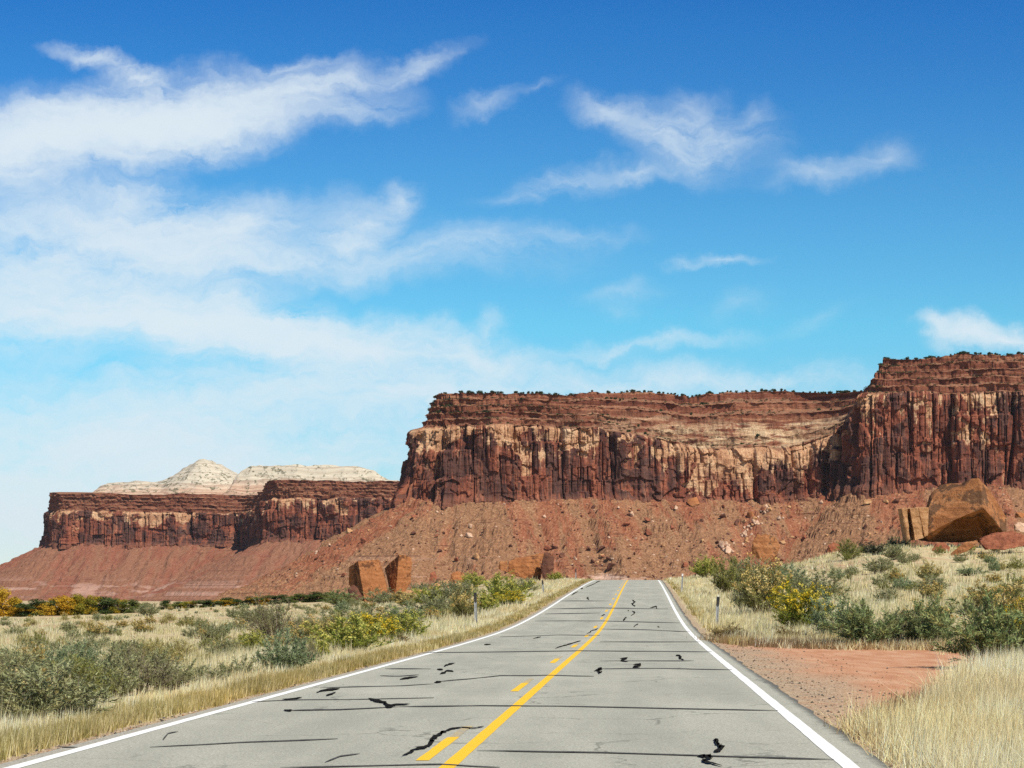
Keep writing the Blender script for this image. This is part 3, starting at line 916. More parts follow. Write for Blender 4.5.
def talus_h(X, Y, plan, zb, seed, run, pw, floor_z):
    D, U, S, s = near_line(X, Y, plan)
    kk = np.ones(31) / 31
    zt_t = np.linspace(0, s[-1], 1500)
    zt = np.convolve(np.pad(np.interp(zt_t, s, zb), 15, 'edge'), kk, 'valid')
    z0 = np.interp(U, zt_t, zt)
    D = np.where(S < 0, 0, D)
    fan = fbm(U / 55.0, D / 500.0, seed, 3) - 0.5
    rr_ = run * (1 + 0.35 * fan)
    k = np.clip(1 - D / rr_, 0, 1)
    z = floor_z + (z0 + 5 * fan - floor_z) * (k ** pw)
    # benches of harder rock, gullies, rubble
    gul = fbm(U / 16.0, D / 110.0, seed + 2, 4) - 0.5
    z += (fbm(U / 38.0, D / 260.0, seed + 21, 3) - 0.5) * 26 * sstep(4, 60, D) * k
    z += gul * 15 * sstep(2, 40, D) * (0.3 + k)
    z += (fbm(X / 5.0, Y / 5.0, seed + 4, 4) - 0.5) * 5.5 + (fbm(X / 1.9, Y / 1.9, seed + 5, 2) - 0.5) * 2.2
    st_ = z / 17.0 + 1.2 * fbm(U / 50, 0, seed + 7, 2)
    z += 2.8 * (sstep(0.42, 0.5, st_ - np.floor(st_)) - 0.5) * (fbm(U / 30, D / 40, seed + 8, 2) > 0.55)
    return z, D, U


def talus_material(name, tint, pale):
    m, q, out = mat_new(name)
    p = wpos(q)
    u = q.attr('uu'); d = q.attr('dd')
    sk = q.noise(q.comb(q.math('MULTIPLY', u, 0.028), q.math('MULTIPLY', d, 0.005), 0.0), 1.0, 5, 0.6, 0.5)
    md = q.noise(q.comb(q.math('MULTIPLY', u, 0.09), q.math('MULTIPLY', d, 0.022), 0.0), 1.0, 5, 0.65)
    fn = q.noise(p, 0.42, 6, 0.72)
    vc = q.voro(p, 0.75, out='Color')
    rub = q.ramp(fn, [(0.30, (0.095, 0.045, 0.026)), (0.45, (0.195, 0.100, 0.054)), (0.58, (0.29, 0.148, 0.083)), (0.72, (0.40, 0.24, 0.14))])
    redc = q.ramp(md, [(0.3, (0.150, 0.044, 0.025)), (0.55, (0.255, 0.078, 0.042)), (0.75, (0.34, 0.130, 0.072))])
    col = q.mix(q.rng(q.math('ADD', sk, q.math('MULTIPLY', q.math('SUBTRACT', md, 0.5), 0.5)), 0.49, 0.57), rub, redc)
    stone = q.ramp(vc, [(0.0, (0.075, 0.034, 0.022)), (0.5, (0.235, 0.125, 0.068)), (0.85, (0.36, 0.215, 0.12)), (1.0, (0.54, 0.39, 0.25))])
    col = q.mix(q.rng(md, 0.36, 0.66, 0.15, 0.62), col, stone)
    # pale crumbling beds low on the slope
    z_ = q.sep(p)[2]
    lb = q.noise(q.comb(q.math('MULTIPLY', u, 0.012), 0.0, q.math('MULTIPLY', z_, 0.20)), 1.0, 4, 0.7)
    col = q.mix(q.math('MULTIPLY', q.rng(lb, 0.57, 0.63), q.rng(md, 0.44, 0.56, 0.0, 0.75)), col, (0.085, 0.032, 0.021))
    pb = q.math('MULTIPLY', q.rng(q.noise(q.comb(q.math('MULTIPLY', u, 0.018), 0.0, q.math('MULTIPLY', z_, 0.10)), 1.0, 4, 0.65), pale[3], pale[3] + 0.10), q.rng(z_, pale[0], pale[1], 0.0, 1.0))
    pb = q.math('MULTIPLY', pb, q.rng(z_, pale[1], pale[2], 1.0, 0.0))
    col = q.mix(q.math('MULTIPLY', pb, 0.8), col, (0.52, 0.36, 0.29))
    if tint: col = q.mix(tint[3], col, tint[:3])
    finish(q, out, col, 0.97, q.math('ADD', fn, q.math('MULTIPLY', q.sep(vc)[0], 0.4)), 0.8, 0.9, 0.04)
    return m


def talus(name, plan, zb, xr, yr, step, seed, run, pw, floor_z, mat):
    xs = np.arange(xr[0], xr[1], step); yy = np.arange(yr[0], yr[1], step)
    X, Y = np.meshgrid(xs, yy, indexing='ij')
    z, D, U = talus_h(X, Y, plan, zb, seed, run, pw, floor_z)
    me = mesh_np(name, np.stack([X, Y, z], -1).reshape(-1, 3), grid_faces(len(xs), len(yy)), {'uu': U.ravel(), 'dd': D.ravel()})
    return link(name, me, mat)


TAL = dict(plan=[p_ for p_ in plan_main[1:]], zb=zbase[1:], seed=11.0, run=205.0, pw=1.28, floor_z=-9.0)
tal = talus('talus_slope', TAL['plan'], TAL['zb'], (-300, 780), (1270, 2010), 1.75, TAL['seed'], TAL['run'], TAL['pw'], TAL['floor_z'], talus_material('red talus', None, (6, 14, 40, 0.56)))
tag(tal, 'red and brown rubble slope below the main cliff', 'slope', kind='structure')
TAF = dict(plan=plan_far[1:], zb=[zof(a, y) for a, y in zip(pyb2, Yf)][1:], seed=31.0, run=225.0, pw=1.22, floor_z=-17.0)
taf = talus('far_talus_slope', TAF['plan'], TAF['zb'], (-1150, 60), (2650, 3500), 3.6, TAF['seed'], TAF['run'], TAF['pw'], TAF['floor_z'], talus_material('far red talus', (0.185, 0.072, 0.055, 0.45), (-8, 8, 38, 0.49)))
tag(taf, 'dusky red rubble slope with pale patches below the far mesa', 'slope', kind='structure')

# ---- white sandstone behind the far mesa
def white_rock(name, prof, Y0, depth, step, seed, zfoot, dome):
    px_ = [a for a, _ in prof]
    xs = np.arange((px_[0] - 512) * Y0 / F - 30, (px_[-1] - 512) * Y0 / F + 30, step)
    yy = np.arange(Y0 - depth * 0.75, Y0 + depth, step)
    X, Y = np.meshgrid(xs, yy, indexing='ij')
    top = np.interp(X, [(a - 512) * Y0 / F for a in px_], [zof(b, Y0) for _, b in prof], left=zfoot, right=zfoot)
    kk = np.ones(5) / 5
    top = np.apply_along_axis(lambda c: np.convolve(np.pad(c, 2, 'edge'), kk, 'valid'), 0, top)
    e = np.clip((Y - (Y0 - depth * 0.75)) / (depth * 0.75), 0, 1)
    e = e + 0.10 * (fbm(X / 45, Y / 60, seed, 3) - 0.5) * (e > 0) * (e < 1)
    if dome: prof_e = np.sin(np.clip(e, 0, 1) * math.pi / 2) ** 1.2
    else: prof_e = 0.25 * sstep(0.0, 0.1, e) + 0.35 * sstep(0.32, 0.40, e) + 0.4 * sstep(0.62, 0.72, e)
    z = zfoot + (top - zfoot) * prof_e
    lay = z / 9.0
    fl = lay - np.floor(lay)
    z = z + 3.2 * (sstep(0.2, 0.75, fl) - fl) + 9 * (fbm(X / 22, Y / 26, seed + 3, 4) - 0.5)
    z = np.where(top <= zfoot + 1, zfoot - 8, z)
    me = mesh_np(name, np.stack([X, Y, z], -1).reshape(-1, 3), grid_faces(len(xs), len(yy)), None)
    return link(name, me, WHITE)


m, q, out = mat_new('pale sandstone')
p = wpos(q)
zz = q.math('ADD', q.sep(p)[2], q.math('MULTIPLY', q.noise(p, 0.012, 4), 26.0))
bd = q.noise(q.comb(0.0, 0.0, zz), 0.16, 4, 0.7)
bl = q.noise(p, 0.035, 5, 0.65)
col = q.ramp(bd, [(0.3, (0.27, 0.195, 0.145)), (0.5, (0.46, 0.405, 0.32)), (0.7, (0.58, 0.535, 0.445))])
low = q.rng(q.math('ADD', q.sep(p)[2], q.math('MULTIPLY', bl, 30.0)), 216, 246, 0.9, 0.0)
col = q.mix(low, col, q.ramp(bd, [(0.35, (0.26, 0.12, 0.08)), (0.6, (0.50, 0.35, 0.25))]))
col = q.mix(q.math('MULTIPLY', q.rng(q.noise(p, 0.11, 4, 0.7), 0.52, 0.58, 0.0, 0.85), q.rng(bl, 0.38, 0.52)), col, (0.085, 0.085, 0.05))
finish(q, out, col, 0.95, bl, 0.5, 2.0, 0.05)
WHITE = m
dome = white_rock('sandstone_dome', [(96, 492), (106, 484), (116, 483), (126, 483), (138, 482), (152, 483), (164, 481), (170, 479), (180, 472), (190, 466), (198, 461), (204, 459), (211, 461), (220, 467), (229, 472), (238, 476), (252, 480), (268, 483), (300, 487)], 3900, 240, 4.0, 3.0, 172.0, True)
tag(dome, 'pale rounded sandstone dome above the far mesa', 'rock dome', kind='structure')
capw = white_rock('sandstone_cap', [(232, 484), (238, 479), (244, 471), (252, 467.5), (290, 466.5), (330, 466), (352, 467), (362, 468), (372, 471), (380, 475), (386, 479), (392, 482), (404, 483)], 3700, 150, 4.0, 9.0, 190.0, False)
tag(capw, 'white flat topped sandstone cap at the back of the far mesa', 'rock cap', kind='structure')

# ------------------------------------------------------------------ boulders
def rock_mat(name, c0, c1, c2, sc=1.0, dark=None):
    m, q, out = mat_new(name)
    tcn = q.new('ShaderNodeTexCoord').outputs['Object']
    a = q.noise(tcn, 0.35 * sc, 5, 0.65, 0.4)
    b = q.noise(tcn, 2.2 * sc, 6, 0.7)
    mp = q.new('ShaderNodeMapping'); q.put(mp.inputs[0], tcn); mp.inputs['Rotation'].default_value = (rad(8), rad(24), 0); mp.inputs['Scale'].default_value = (0.25, 0.25, 2.6)
    bed = q.noise(mp.outputs[0], 0.8 * sc, 5, 0.65)
    col = q.ramp(q.math('ADD', q.math('MULTIPLY', a, 0.5), q.math('MULTIPLY', bed, 0.5)), [(0.34, c0), (0.5, c1), (0.66, c2)])
    col = q.mix(q.rng(b, 0.42, 0.68, 0.0, 0.45), col, c0)
    if dark:
        col = q.mix(q.rng(q.math('ADD', a, q.math('MULTIPLY', b, 0.4)), 0.72, 0.80, 0.0, 0.8), col, dark)
    blotch = q.noise(tcn, 0.55 * sc, 6, 0.72, 0.8)
    col = q.mix(q.rng(blotch, 0.56, 0.66, 0.0, 0.55), col, c0)
    col = q.mix(q.rng(blotch, 0.30, 0.40, 0.45, 0.0), col, c2)
    finish(q, out, col, 0.95, q.math('ADD', q.math('MULTIPLY', bed, 0.45), b), 0.75, 0.30 / sc, 0.08)
    return m


R_ORANGE = rock_mat('orange sandstone', (0.20, 0.076, 0.030), (0.335, 0.135, 0.054), (0.43, 0.205, 0.095), 1.1, (0.080, 0.034, 0.019))
R_TAN = rock_mat('tan sandstone', (0.25, 0.12, 0.052), (0.46, 0.255, 0.125), (0.56, 0.36, 0.20), 1.0)
R_BROWN = rock_mat('brown varnished sandstone', (0.150, 0.058, 0.024), (0.310, 0.132, 0.055), (0.45, 0.235, 0.115), 0.8, (0.07, 0.04, 0.025))
R_RED = rock_mat('red sandstone', (0.13, 0.045, 0.028), (0.26, 0.092, 0.050), (0.36, 0.145, 0.082), 1.2)
R_DARK = rock_mat('dark red sandstone', (0.055, 0.026, 0.020), (0.12, 0.052, 0.035), (0.19, 0.085, 0.055), 1.2)
R_PALE = rock_mat('pale pink sandstone', (0.34, 0.20, 0.13), (0.50, 0.33, 0.23), (0.60, 0.44, 0.33), 1.2)


def rough_up(bm, edge, amp, seed, soft=0.25):
    """subdivide to the given edge length, round the corners a little and roughen"""
    for _ in range(7):
        es = [e for e in bm.edges if e.calc_length() > edge]
        if not es or len(bm.verts) > 9000: break
        bmesh.ops.subdivide_edges(bm, edges=es, cuts=1, use_grid_fill=False)
        bmesh.ops.triangulate(bm, faces=[f for f in bm.faces if len(f.verts) > 3])
    for _ in range(2):
        bmesh.ops.smooth_vert(bm, verts=bm.verts, factor=soft, use_axis_x=True, use_axis_y=True, use_axis_z=True)
    bm.normal_update()
    off = Vector((seed * 3.1, seed * 1.7, seed * 0.9))
    for v in bm.verts:
        n_ = mnoise.fractal(v.co * (0.35 / edge) + off, 1.0, 2.0, 4)
        n2 = mnoise.noise(v.co * (0.07 / edge) + off)
        v.co += v.normal * (n_ * amp + n2 * amp * 1.6)


def hull_rock(name, pts, edge, amp, seed, mat, soft=0.25, parent=None):
    amp = amp * 1.5
    edge = edge * 0.8
    P_ = np.array(pts, float)
    o = Vector((float(P_[:, 0].mean()), float(P_[:, 1].mean()), float(P_[:, 2].min())))
    bm = bmesh.new()
    for p_ in P_: bm.verts.new(Vector(p_) - o)
    r = bmesh.ops.convex_hull(bm, input=bm.verts)
    junk = list({e for e in r['geom_interior'] + r['geom_unused'] if isinstance(e, bmesh.types.BMVert)})
    if junk: bmesh.ops.delete(bm, geom=junk, context='VERTS')
    rough_up(bm, edge, amp, seed, soft)
    me = bpy.data.meshes.new(name)
    bm.to_mesh(me); bm.free()
    ob = link(name, me, mat)
    ob.location = o
    return ob


def zpic(reg, Y, pts):
    """points given as (x, y, depth) in a 7.314x enlargement of the photograph's region"""
    r = []
    for (zx, zy, d) in pts:
        px = reg[0] + zx / 7.314; py = reg[1] + zy / 7.314
        r.append(((px - 512) * Y / F, Y + d, zof(py, Y)))
    return r


# the great tilted boulder on the hill at right, hollow underneath
YB = 232
V = zpic((884, 470), YB, [
    (310, 472, 0.0), (330, 285, 0.6), (372, 205, 1.6), (600, 118, 0.2), (650, 62, 0.6), (695, 58, 0.0), (697, 285, -2.2), (600, 325, -1.6), (500, 368, -1.0),   # 0-8
    (800, 135, 2.0), (880, 225, 3.0), (952, 335, 3.6), (948, 448, 3.2), (890, 450, 1.2), (800, 372, -0.6),                                         # 9-14
    (470, 520, 5.0), (640, 520, 6.0), (840, 520, 5.6), (360, 520, 2.6),                                                                          # 15-18
    (392, 172, 4.5), (470, 95, 4.6), (535, 78, 3.6), (590, 100, 2.8), (720, 90, 4.0), (920, 320, 7.0), (930, 510, 7.0), (330, 500, 6.0), (640, 300, 9.0),
    (540, 350, 3.6), (740, 350, 4.2)])
faces = [(0, 8, 7, 6, 5, 4, 3, 2, 1), (6, 14, 13, 12, 11, 10, 9, 5), (0, 18, 15, 28, 8), (8, 28, 7), (7, 28, 29, 6), (6, 29, 14), (14, 29, 17, 13), (28, 15, 16, 29), (29, 16, 17),
         (13, 17, 25, 12), (12, 25, 24, 11), (11, 24, 10), (10, 24, 23, 9), (9, 23, 5), (5, 23, 4), (4, 23, 22), (4, 22, 3), (3, 22, 21), (3, 21, 20, 2), (2, 20, 19), (2, 19, 1), (1, 19, 26, 0), (0, 26, 18),
         (19, 20, 27, 26), (20, 21, 27), (21, 22, 23, 27), (23, 24, 27), (24, 25, 27), (25, 26, 27), (18, 26, 25, 17), (18, 17, 16, 15)]
bm = bmesh.new()
o = Vector(V[16])
bv = [bm.verts.new(Vector(p_) - o) for p_ in V]
for f in faces:
    try: bm.faces.new([bv[i] for i in f])
    except ValueError: pass
bmesh.ops.triangulate(bm, faces=bm.faces)
bmesh.ops.recalc_face_normals(bm, faces=bm.faces)
rough_up(bm, 0.36, 0.07, 4.0, 0.15)
me = bpy.data.meshes.new('boulder'); bm.to_mesh(me); bm.free()
big = link('boulder', me, R_BROWN); big.location = o
tag(big, 'huge tilted tan brown boulder with a dark hollow under it on the right hillside', 'boulder')

SR = 'upright rock slabs leaning beside the great boulder'
for pts, lab in (([(128, 282, 0), (172, 276, 0), (186, 512, -.2), (168, 520, 0)], 'narrow leftmost of the pale rock slabs beside the huge boulder'),
                 ([(184, 280, -.3), (246, 274, -.3), (292, 500, -.3), (222, 520, -.3)], 'middle and widest of the pale rock slabs beside the huge boulder'),
                 ([(256, 278, .2), (332, 270, .2), (326, 480, .2), (300, 490, .2)], 'pale rock slab touching the left side of the huge boulder')):
    back = [(a + 12, b - 6, 3.4) for a, b, c in pts]
    tag(hull_rock('rock_slab', zpic((884, 470), 228, pts + back), 0.4, 0.05, len(lab), R_TAN, 0.1), lab, 'rock slab', SR)
tag(hull_rock('boulder', zpic((884, 470), 214, [(690, 520, 0), (720, 585, -1), (860, 580, -1), (1040, 545, -.5), (1090, 520, 1), (1040, 458, 2), (880, 456, 2), (760, 480, 1.5), (720, 500, 1), (1060, 460, 4), (780, 500, 4)]), 0.3, 0.12, 3.3, R_RED, 0.15),
    'low broad red boulder lying in front of the huge boulder at the right edge', 'boulder')
tag(hull_rock('boulder', zpic((884, 470), 210, [(470, 625, 0), (520, 580, -.2), (600, 525, 0), (690, 505, .4), (685, 530, -.4), (610, 590, -.6), (530, 625, -.3), (600, 600, 2.2), (690, 560, 2.4)]), 0.25, 0.06, 7.1, R_BROWN, 0.15),
    'long brown rock sloping down to the grass in front of the huge boulder', 'boulder')
tag(hull_rock('boulder', zpic((884, 470), 218, [(345, 590, 0), (385, 535, .3), (440, 528, .4), (485, 562, .2), (480, 600, 0), (400, 605, -.4), (400, 560, 2), (470, 580, 2)]), 0.25, 0.07, 9.1, R_RED, 0.15),
    'small pinkish red rock in the grass below the huge boulder', 'boulder')
tag(hull_rock('boulder', zpic((884, 470), 236, [(955, 445, 0), (955, 400, 0), (990, 380, .5), (1050, 385, .5), (1060, 450, 0), (1000, 460, -.5), (1000, 410, 3)]), 0.25, 0.08, 12.1, R_PALE, 0.2),
    'pale rounded rock just right of the huge boulder', 'boulder')
tag(hull_rock('boulder', zpic((884, 470), 242, [(960, 345, 0), (965, 312, 0), (1000, 305, .5), (1060, 320, .5), (1060, 345, 0), (1000, 352, -.5), (1000, 330, 3)]), 0.25, 0.08, 15.1, R_ORANGE, 0.2),
    'flat orange rock behind the pale rock at the right edge', 'boulder')
tag(hull_rock('boulder', zpic((800, 530), 238, [(195, 160, 0), (205, 110, 0), (250, 90, .3), (300, 100, .3), (303, 125, 0), (285, 162, -.4), (230, 168, -.4), (250, 120, 2.5)]), 0.25, 0.08, 18.1, R_RED, 0.15),
    'small dark red rock at the crest of the right hill before the talus', 'boulder')
tag(hull_rock('boulder', zpic((680, 530), 300, [(528, 175, 0), (530, 90, 0), (565, 30, .6), (640, 22, 1), (715, 60, 1), (738, 110, .6), (715, 170, 0), (640, 250, -.8), (600, 240, -.8), (580, 120, 3.5), (700, 120, 4), (690, 240, 1)]), 0.35, 0.12, 21.1, R_BROWN, 0.15),
    'orange brown boulder behind the green shrubs right of the road crest', 'boulder')
# left pair
tag(hull_rock('boulder', zpic((330, 535), 300, [(203, 188, 0), (352, 178, .2), (425, 412, -.2), (318, 500, -1.5), (262, 500, -1.8), (128, 230, 2.6), (128, 362, 2.8), (250, 480, 1.0), (350, 180, 3.6), (420, 420, 4.0)]), 0.4, 0.05, 25.1, R_ORANGE, 0.08),
    'large smooth faced orange slab, left of the leaning pair left of the road', 'boulder')
tag(hull_rock('boulder', zpic((330, 535), 303, [(385, 240, 3.0), (508, 142, -.6), (488, 402, -1.0), (430, 415, 2.4), (555, 148, -.2), (597, 165, .4), (588, 350, .4), (545, 420, -.4), (480, 440, -1), (560, 200, 4)]), 0.4, 0.06, 28.1, R_ORANGE, 0.08),
    'tall orange slab with a dark left face, right of the leaning pair', 'boulder')
tag(hull_rock('boulder', zpic((330, 535), 297, [(132, 455, 0), (134, 385, 0), (170, 358, .4), (205, 390, .4), (240, 450, .2), (240, 480, -.6), (160, 475, -.6), (180, 400, 2)]), 0.3, 0.09, 31.1, R_DARK, 0.2),
    'small dark brown rock at the left foot of the orange slab pair', 'boulder')
for pts, mt_, lab, sd_ in (([(728, 330, 0), (735, 275, .2), (760, 268, .4), (785, 310, .1), (775, 335, -.2), (755, 300, 2)], R_RED, 'small dark red rock left of the rounded orange boulder on the bank', 1),
                      ([(872, 350, 0), (885, 285, .3), (930, 262, .6), (975, 280, .5), (992, 325, .2), (980, 352, -.3), (920, 358, -.5), (930, 300, 3)], R_ORANGE, 'rounded orange boulder on the bank between the slab pair and the road', 2),
                      ([(760, 365, 0), (800, 340, .6), (870, 330, .6), (868, 352, 0), (790, 372, -.2), (820, 350, 2)], R_TAN, 'thin tan rock ledge between the red rock and the rounded orange boulder', 3),
                      ([(725, 395, 0), (760, 372, .5), (900, 358, .6), (950, 362, .4), (930, 392, -.2), (800, 412, -.6), (860, 380, 2)], R_ORANGE, 'low flat orange rock shelf in front of the rounded orange boulder', 4),
                      ([(530, 430, 0), (560, 405, .4), (650, 398, .6), (760, 412, .5), (740, 440, 0), (600, 448, -.4), (650, 420, 2.4)], R_TAN, 'low flat grey tan rock right of the slab pair', 5),
                      ([(390, 545, 0), (420, 505, .4), (470, 500, .4), (490, 540, 0), (440, 560, -.3), (440, 520, 1.6)], R_PALE, 'pale flat rock in the brush below the slab pair', 6)):
    Yk = 262 if sd_ < 5 else 290
    tag(hull_rock('boulder', zpic((330, 535), Yk, pts), 0.28, 0.07, 40 + sd_, mt_, 0.15), lab, 'boulder')
tag(hull_rock('boulder', zpic((450, 540), 268, [(425, 240, 0), (430, 160, 0), (480, 130, 1.5), (600, 105, 2), (690, 98, 2), (660, 300, -.2), (590, 300, -.6), (500, 262, -.4), (640, 150, 0), (640, 120, 5), (440, 150, 5)]), 0.35, 0.10, 51.1, R_ORANGE, 0.1),
    'broad orange brown boulder left of the road just below the crest', 'boulder')
tag(hull_rock('boulder', zpic((450, 540), 266, [(668, 180, 0), (690, 92, .2), (735, 88, .4), (758, 135, .5), (750, 296, .2), (700, 300, -.4), (675, 280, -.2), (720, 200, 2.4)]), 0.3, 0.10, 54.1, R_DARK, 0.1),
    'upright dark brown rock against the right end of the broad orange boulder', 'boulder')
tag(hull_rock('boulder', zpic((450, 540), 266, [(345, 215, 0), (365, 155, 0), (420, 148, .4), (428, 190, .3), (420, 240, -.2), (370, 225, -.3), (400, 180, 2.5)]), 0.3, 0.09, 57.1, R_BROWN, 0.15),
    'small brown rock against the left end of the broad orange boulder', 'boulder')

# boulders strewn on the talus: each its own object, copied from a few shapes
rng = np.random.default_rng(5)


def talus_hits(px, py):
    Ys = np.linspace(1290, 1960, 420)
    X = (px[:, None] - 512) * Ys[None] / F
    Z = EYE + (HOR - py[:, None]) * Ys[None] / F
    Hh, D, U = talus_h(X, np.broadcast_to(Ys[None], X.shape), TAL['plan'], TAL['zb'], TAL['seed'], TAL['run'], TAL['pw'], TAL['floor_z'])
    ok = Z <= Hh
    i = np.argmax(ok, 1)
    r = np.arange(len(px))
    good = ok[r, i] & (i > 0) & (D[r, i] > 0.5)
    return X[r, i], Ys[i], Hh[r, i], good


protos = []
for k, (mt_, nm) in enumerate(((R_RED, 'red'), (R_DARK, 'dark'), (R_TAN, 'tan'), (R_PALE, 'pale'), (R_RED, 'red'), (R_DARK, 'dark'), (R_ORANGE, 'orange'))):
    rr_ = np.random.default_rng(100 + k)
    pts = rr_.normal(size=(14, 3)); pts /= np.linalg.norm(pts, axis=1, keepdims=True) ** 0.7
    pts *= np.array([0.62, 0.52, 0.46]); pts = np.clip(pts, -0.55, 0.55)
    bm = bmesh.new()
    for p_ in pts: bm.verts.new(p_)
    r = bmesh.ops.convex_hull(bm, input=bm.verts)
    junk = list({e for e in r['geom_interior'] + r['geom_unused'] if isinstance(e, bmesh.types.BMVert)})
    if junk: bmesh.ops.delete(bm, geom=junk, context='VERTS')
    rough_up(bm, 0.3, 0.03, k + 2.0, 0.12)
    me = bpy.data.meshes.new('boulder'); bm.to_mesh(me); bm.free()
    me.materials.append(mt_)
    protos.append((me, nm))
NAMED = [(612, 569, 9, 'dark', 'dark red boulder low on the talus just above the road crest'), (693, 505, 11, 'orange', 'orange boulder resting right under the main cliff'),
         (440, 552, 4, 'dark', 'dark rock on the talus above the rounded orange boulder'), (672, 530, 6, 'red', 'red brown boulder halfway up the talus above the road'),
         (750, 517, 7, 'orange', 'orange boulder at the head of the pale rubble stream'), (728, 553, 8, 'pale', 'pale boulder at the foot of the pale rubble stream'), (722, 547, 7, 'pale', 'pale pink block near the foot of the pale rubble stream'),
         (696, 568, 7, 'dark', 'dark red rock low on the talus right of the road crest'), (685, 566, 6, 'red', 'red rock low on the talus beside the road crest')]
spx, spy, ssz, skd, slb = [], [], [], [], []
for a in NAMED:
    spx.append(a[0]); spy.append(a[1]); ssz.append(a[2]); skd.append(a[3]); slb.append(a[4])
for i in range(330):
    x_ = rng.uniform(300, 1023)
    y_ = rng.uniform(503, 583)
    spx.append(x_); spy.append(y_); ssz.append(2.3 + 4.8 * rng.random() ** 2.3); skd.append(rng.choice(['red', 'dark', 'tan', 'pale', 'dark', 'red'])); slb.append(None)
for i in range(46):                                  # pale rubble stream below the bright scar
    t_ = rng.random()
    spx.append(772 - 46 * t_ + rng.normal() * (2.5 + 5 * t_)); spy.append(503 + 54 * t_); ssz.append(2.2 + 3.2 * rng.random() ** 2); skd.append(rng.choice(['pale', 'pale', 'tan'])); slb.append('stream')
spx, spy = np.array(spx), np.array(spy)
hx, hy, hz, ok = talus_hits(spx, spy)
KL = {'red': 'red brown boulder strewn on the talus slope under the main cliff', 'dark': 'dark brown boulder strewn on the talus slope under the main cliff', 'tan': 'tan boulder strewn on the talus slope under the main cliff',
      'pale': 'pale pink boulder strewn on the talus slope under the main cliff', 'orange': 'orange boulder on the talus slope'}
cnt = 0
for i in range(len(spx)):
    if not ok[i]: continue
    if slb[i] is None:
        cnt += 1
        if cnt > 225: continue
    cand = [p_ for p_ in protos if p_[1] == skd[i]]
    me, nm = cand[i % len(cand)]
    o = bpy.data.objects.new('boulder', me); COL.objects.link(o)
    s_ = ssz[i] * hy[i] / F
    o.location = (hx[i], hy[i], hz[i] + 0.22 * s_)
    o.scale = (s_ * rng.uniform(0.9, 1.3), s_, s_ * rng.uniform(0.75, 1.15))
    o.rotation_euler = (rng.uniform(-.5, .5), rng.uniform(-.5, .5), rng.uniform(0, 6.28))
    if slb[i] == 'stream':
        tag(o, 'pale boulder in the light rubble stream running down the talus right of centre', 'boulder', 'pale boulders in the rubble stream')
    elif slb[i]:
        tag(o, slb[i], 'boulder', 'boulders on the talus')
    else:
        tag(o, KL[nm], 'boulder', 'boulders strewn on the talus, ' + nm)

# uncountable small rubble on the same slope
N = 22000
rx = rng.uniform(-240, 700, N); ry_ = rng.uniform(1480, 1850, N)
rz, rD, rU = talus_h(rx, ry_, TAL['plan'], TAL['zb'], TAL['seed'], TAL['run'], TAL['pw'], TAL['floor_z'])
pxr, pyr = project(rx, ry_, rz)
dn = fbm(rU / 40.0, rD / 90.0, 4.4, 3)
keep = (rD > 1) & (rD < 170) & (pyr < 590) & (pxr > 230) & (pxr < 1060) & (rng.random(N) < 0.25 + 1.5 * (dn - 0.35))
rx, ry_, rz = rx[keep], ry_[keep], rz[keep]
N = len(rx)
ico = bmesh.new(); bmesh.ops.create_icosphere(ico, subdivisions=1, radius=0.5)
iv = np.array([v.co[:] for v in ico.verts]); fi = np.array([[v.index for v in f.verts] for f in ico.faces]); ico.free()
iv = iv[None] * (0.7 + 0.6 * rng.random((N, len(iv), 1)))
sz = 0.6 + 2.3 * rng.random(N) ** 3.5
iv = iv * sz[:, None, None] * np.array([1.25, 1, 0.8])
ang = rng.uniform(0, 6.28, N); ca, sa = np.cos(ang)[:, None], np.sin(ang)[:, None]
iv = np.stack([iv[..., 0] * ca - iv[..., 1] * sa, iv[..., 0] * sa + iv[..., 1] * ca, iv[..., 2]], -1) + np.stack([rx, ry_, rz + 0.1 * sz], -1)[:, None]
nvt = iv.shape[1]
pal = np.array([(0.20, 0.085, 0.055), (0.12, 0.055, 0.04), (0.34, 0.20, 0.135), (0.44, 0.30, 0.22), (0.27, 0.12, 0.075)])
rc = pal[rng.choice(5, N, p=[.28, .26, .2, .08, .18])] * rng.uniform(0.8, 1.2, (N, 1))
me = mesh_np('rubble', iv.reshape(-1, 3), (fi[None] + (np.arange(N) * nvt)[:, None, None]).reshape(-1, 3), {'col': np.repeat(rc, nvt, 0)})


def attr_mat(name, rough=0.9, trans=0.0, var=0.0):
    m, q, out = mat_new(name)
    c = q.attr('col', 'Color')
    if var:
        n_ = q.noise(wpos(q), 0.35, 3)
        c = q.mix(1.0, c, q.ramp(n_, [(0.3, (1 - var,) * 3), (0.7, (1 + var,) * 3)]), 'MULTIPLY')
    d = q.new('ShaderNodeBsdfDiffuse'); q.put(d.inputs['Color'], c)
    sh = d.outputs[0]
    if trans:
        t = q.new('ShaderNodeBsdfTranslucent'); q.put(t.inputs['Color'], c)
        mx = q.new('ShaderNodeMixShader'); mx.inputs[0].default_value = trans
        q.l.new(sh, mx.inputs[1]); q.l.new(t.outputs[0], mx.inputs[2]); sh = mx.outputs[0]
    q.l.new(sh, out.inputs[0])
    return m


tag(link('rubble', me, attr_mat('rubble stones')), 'small broken rock scattered over the talus slope', 'rubble', kind='stuff')


# ------------------------------------------------------------------ vegetation
def unit(v):
    return v / (np.linalg.norm(v, axis=-1, keepdims=True) + 1e-9)


def leaves(c, d, l, w, rg):
    """one narrow triangle per leaf: base c, direction d"""
    n_ = len(c)
    s_ = unit(np.cross(d, rg.normal(size=(n_, 3))))
    return np.stack([c - s_ * w[:, None] / 2, c + s_ * w[:, None] / 2, c + d * l[:, None]], 1)


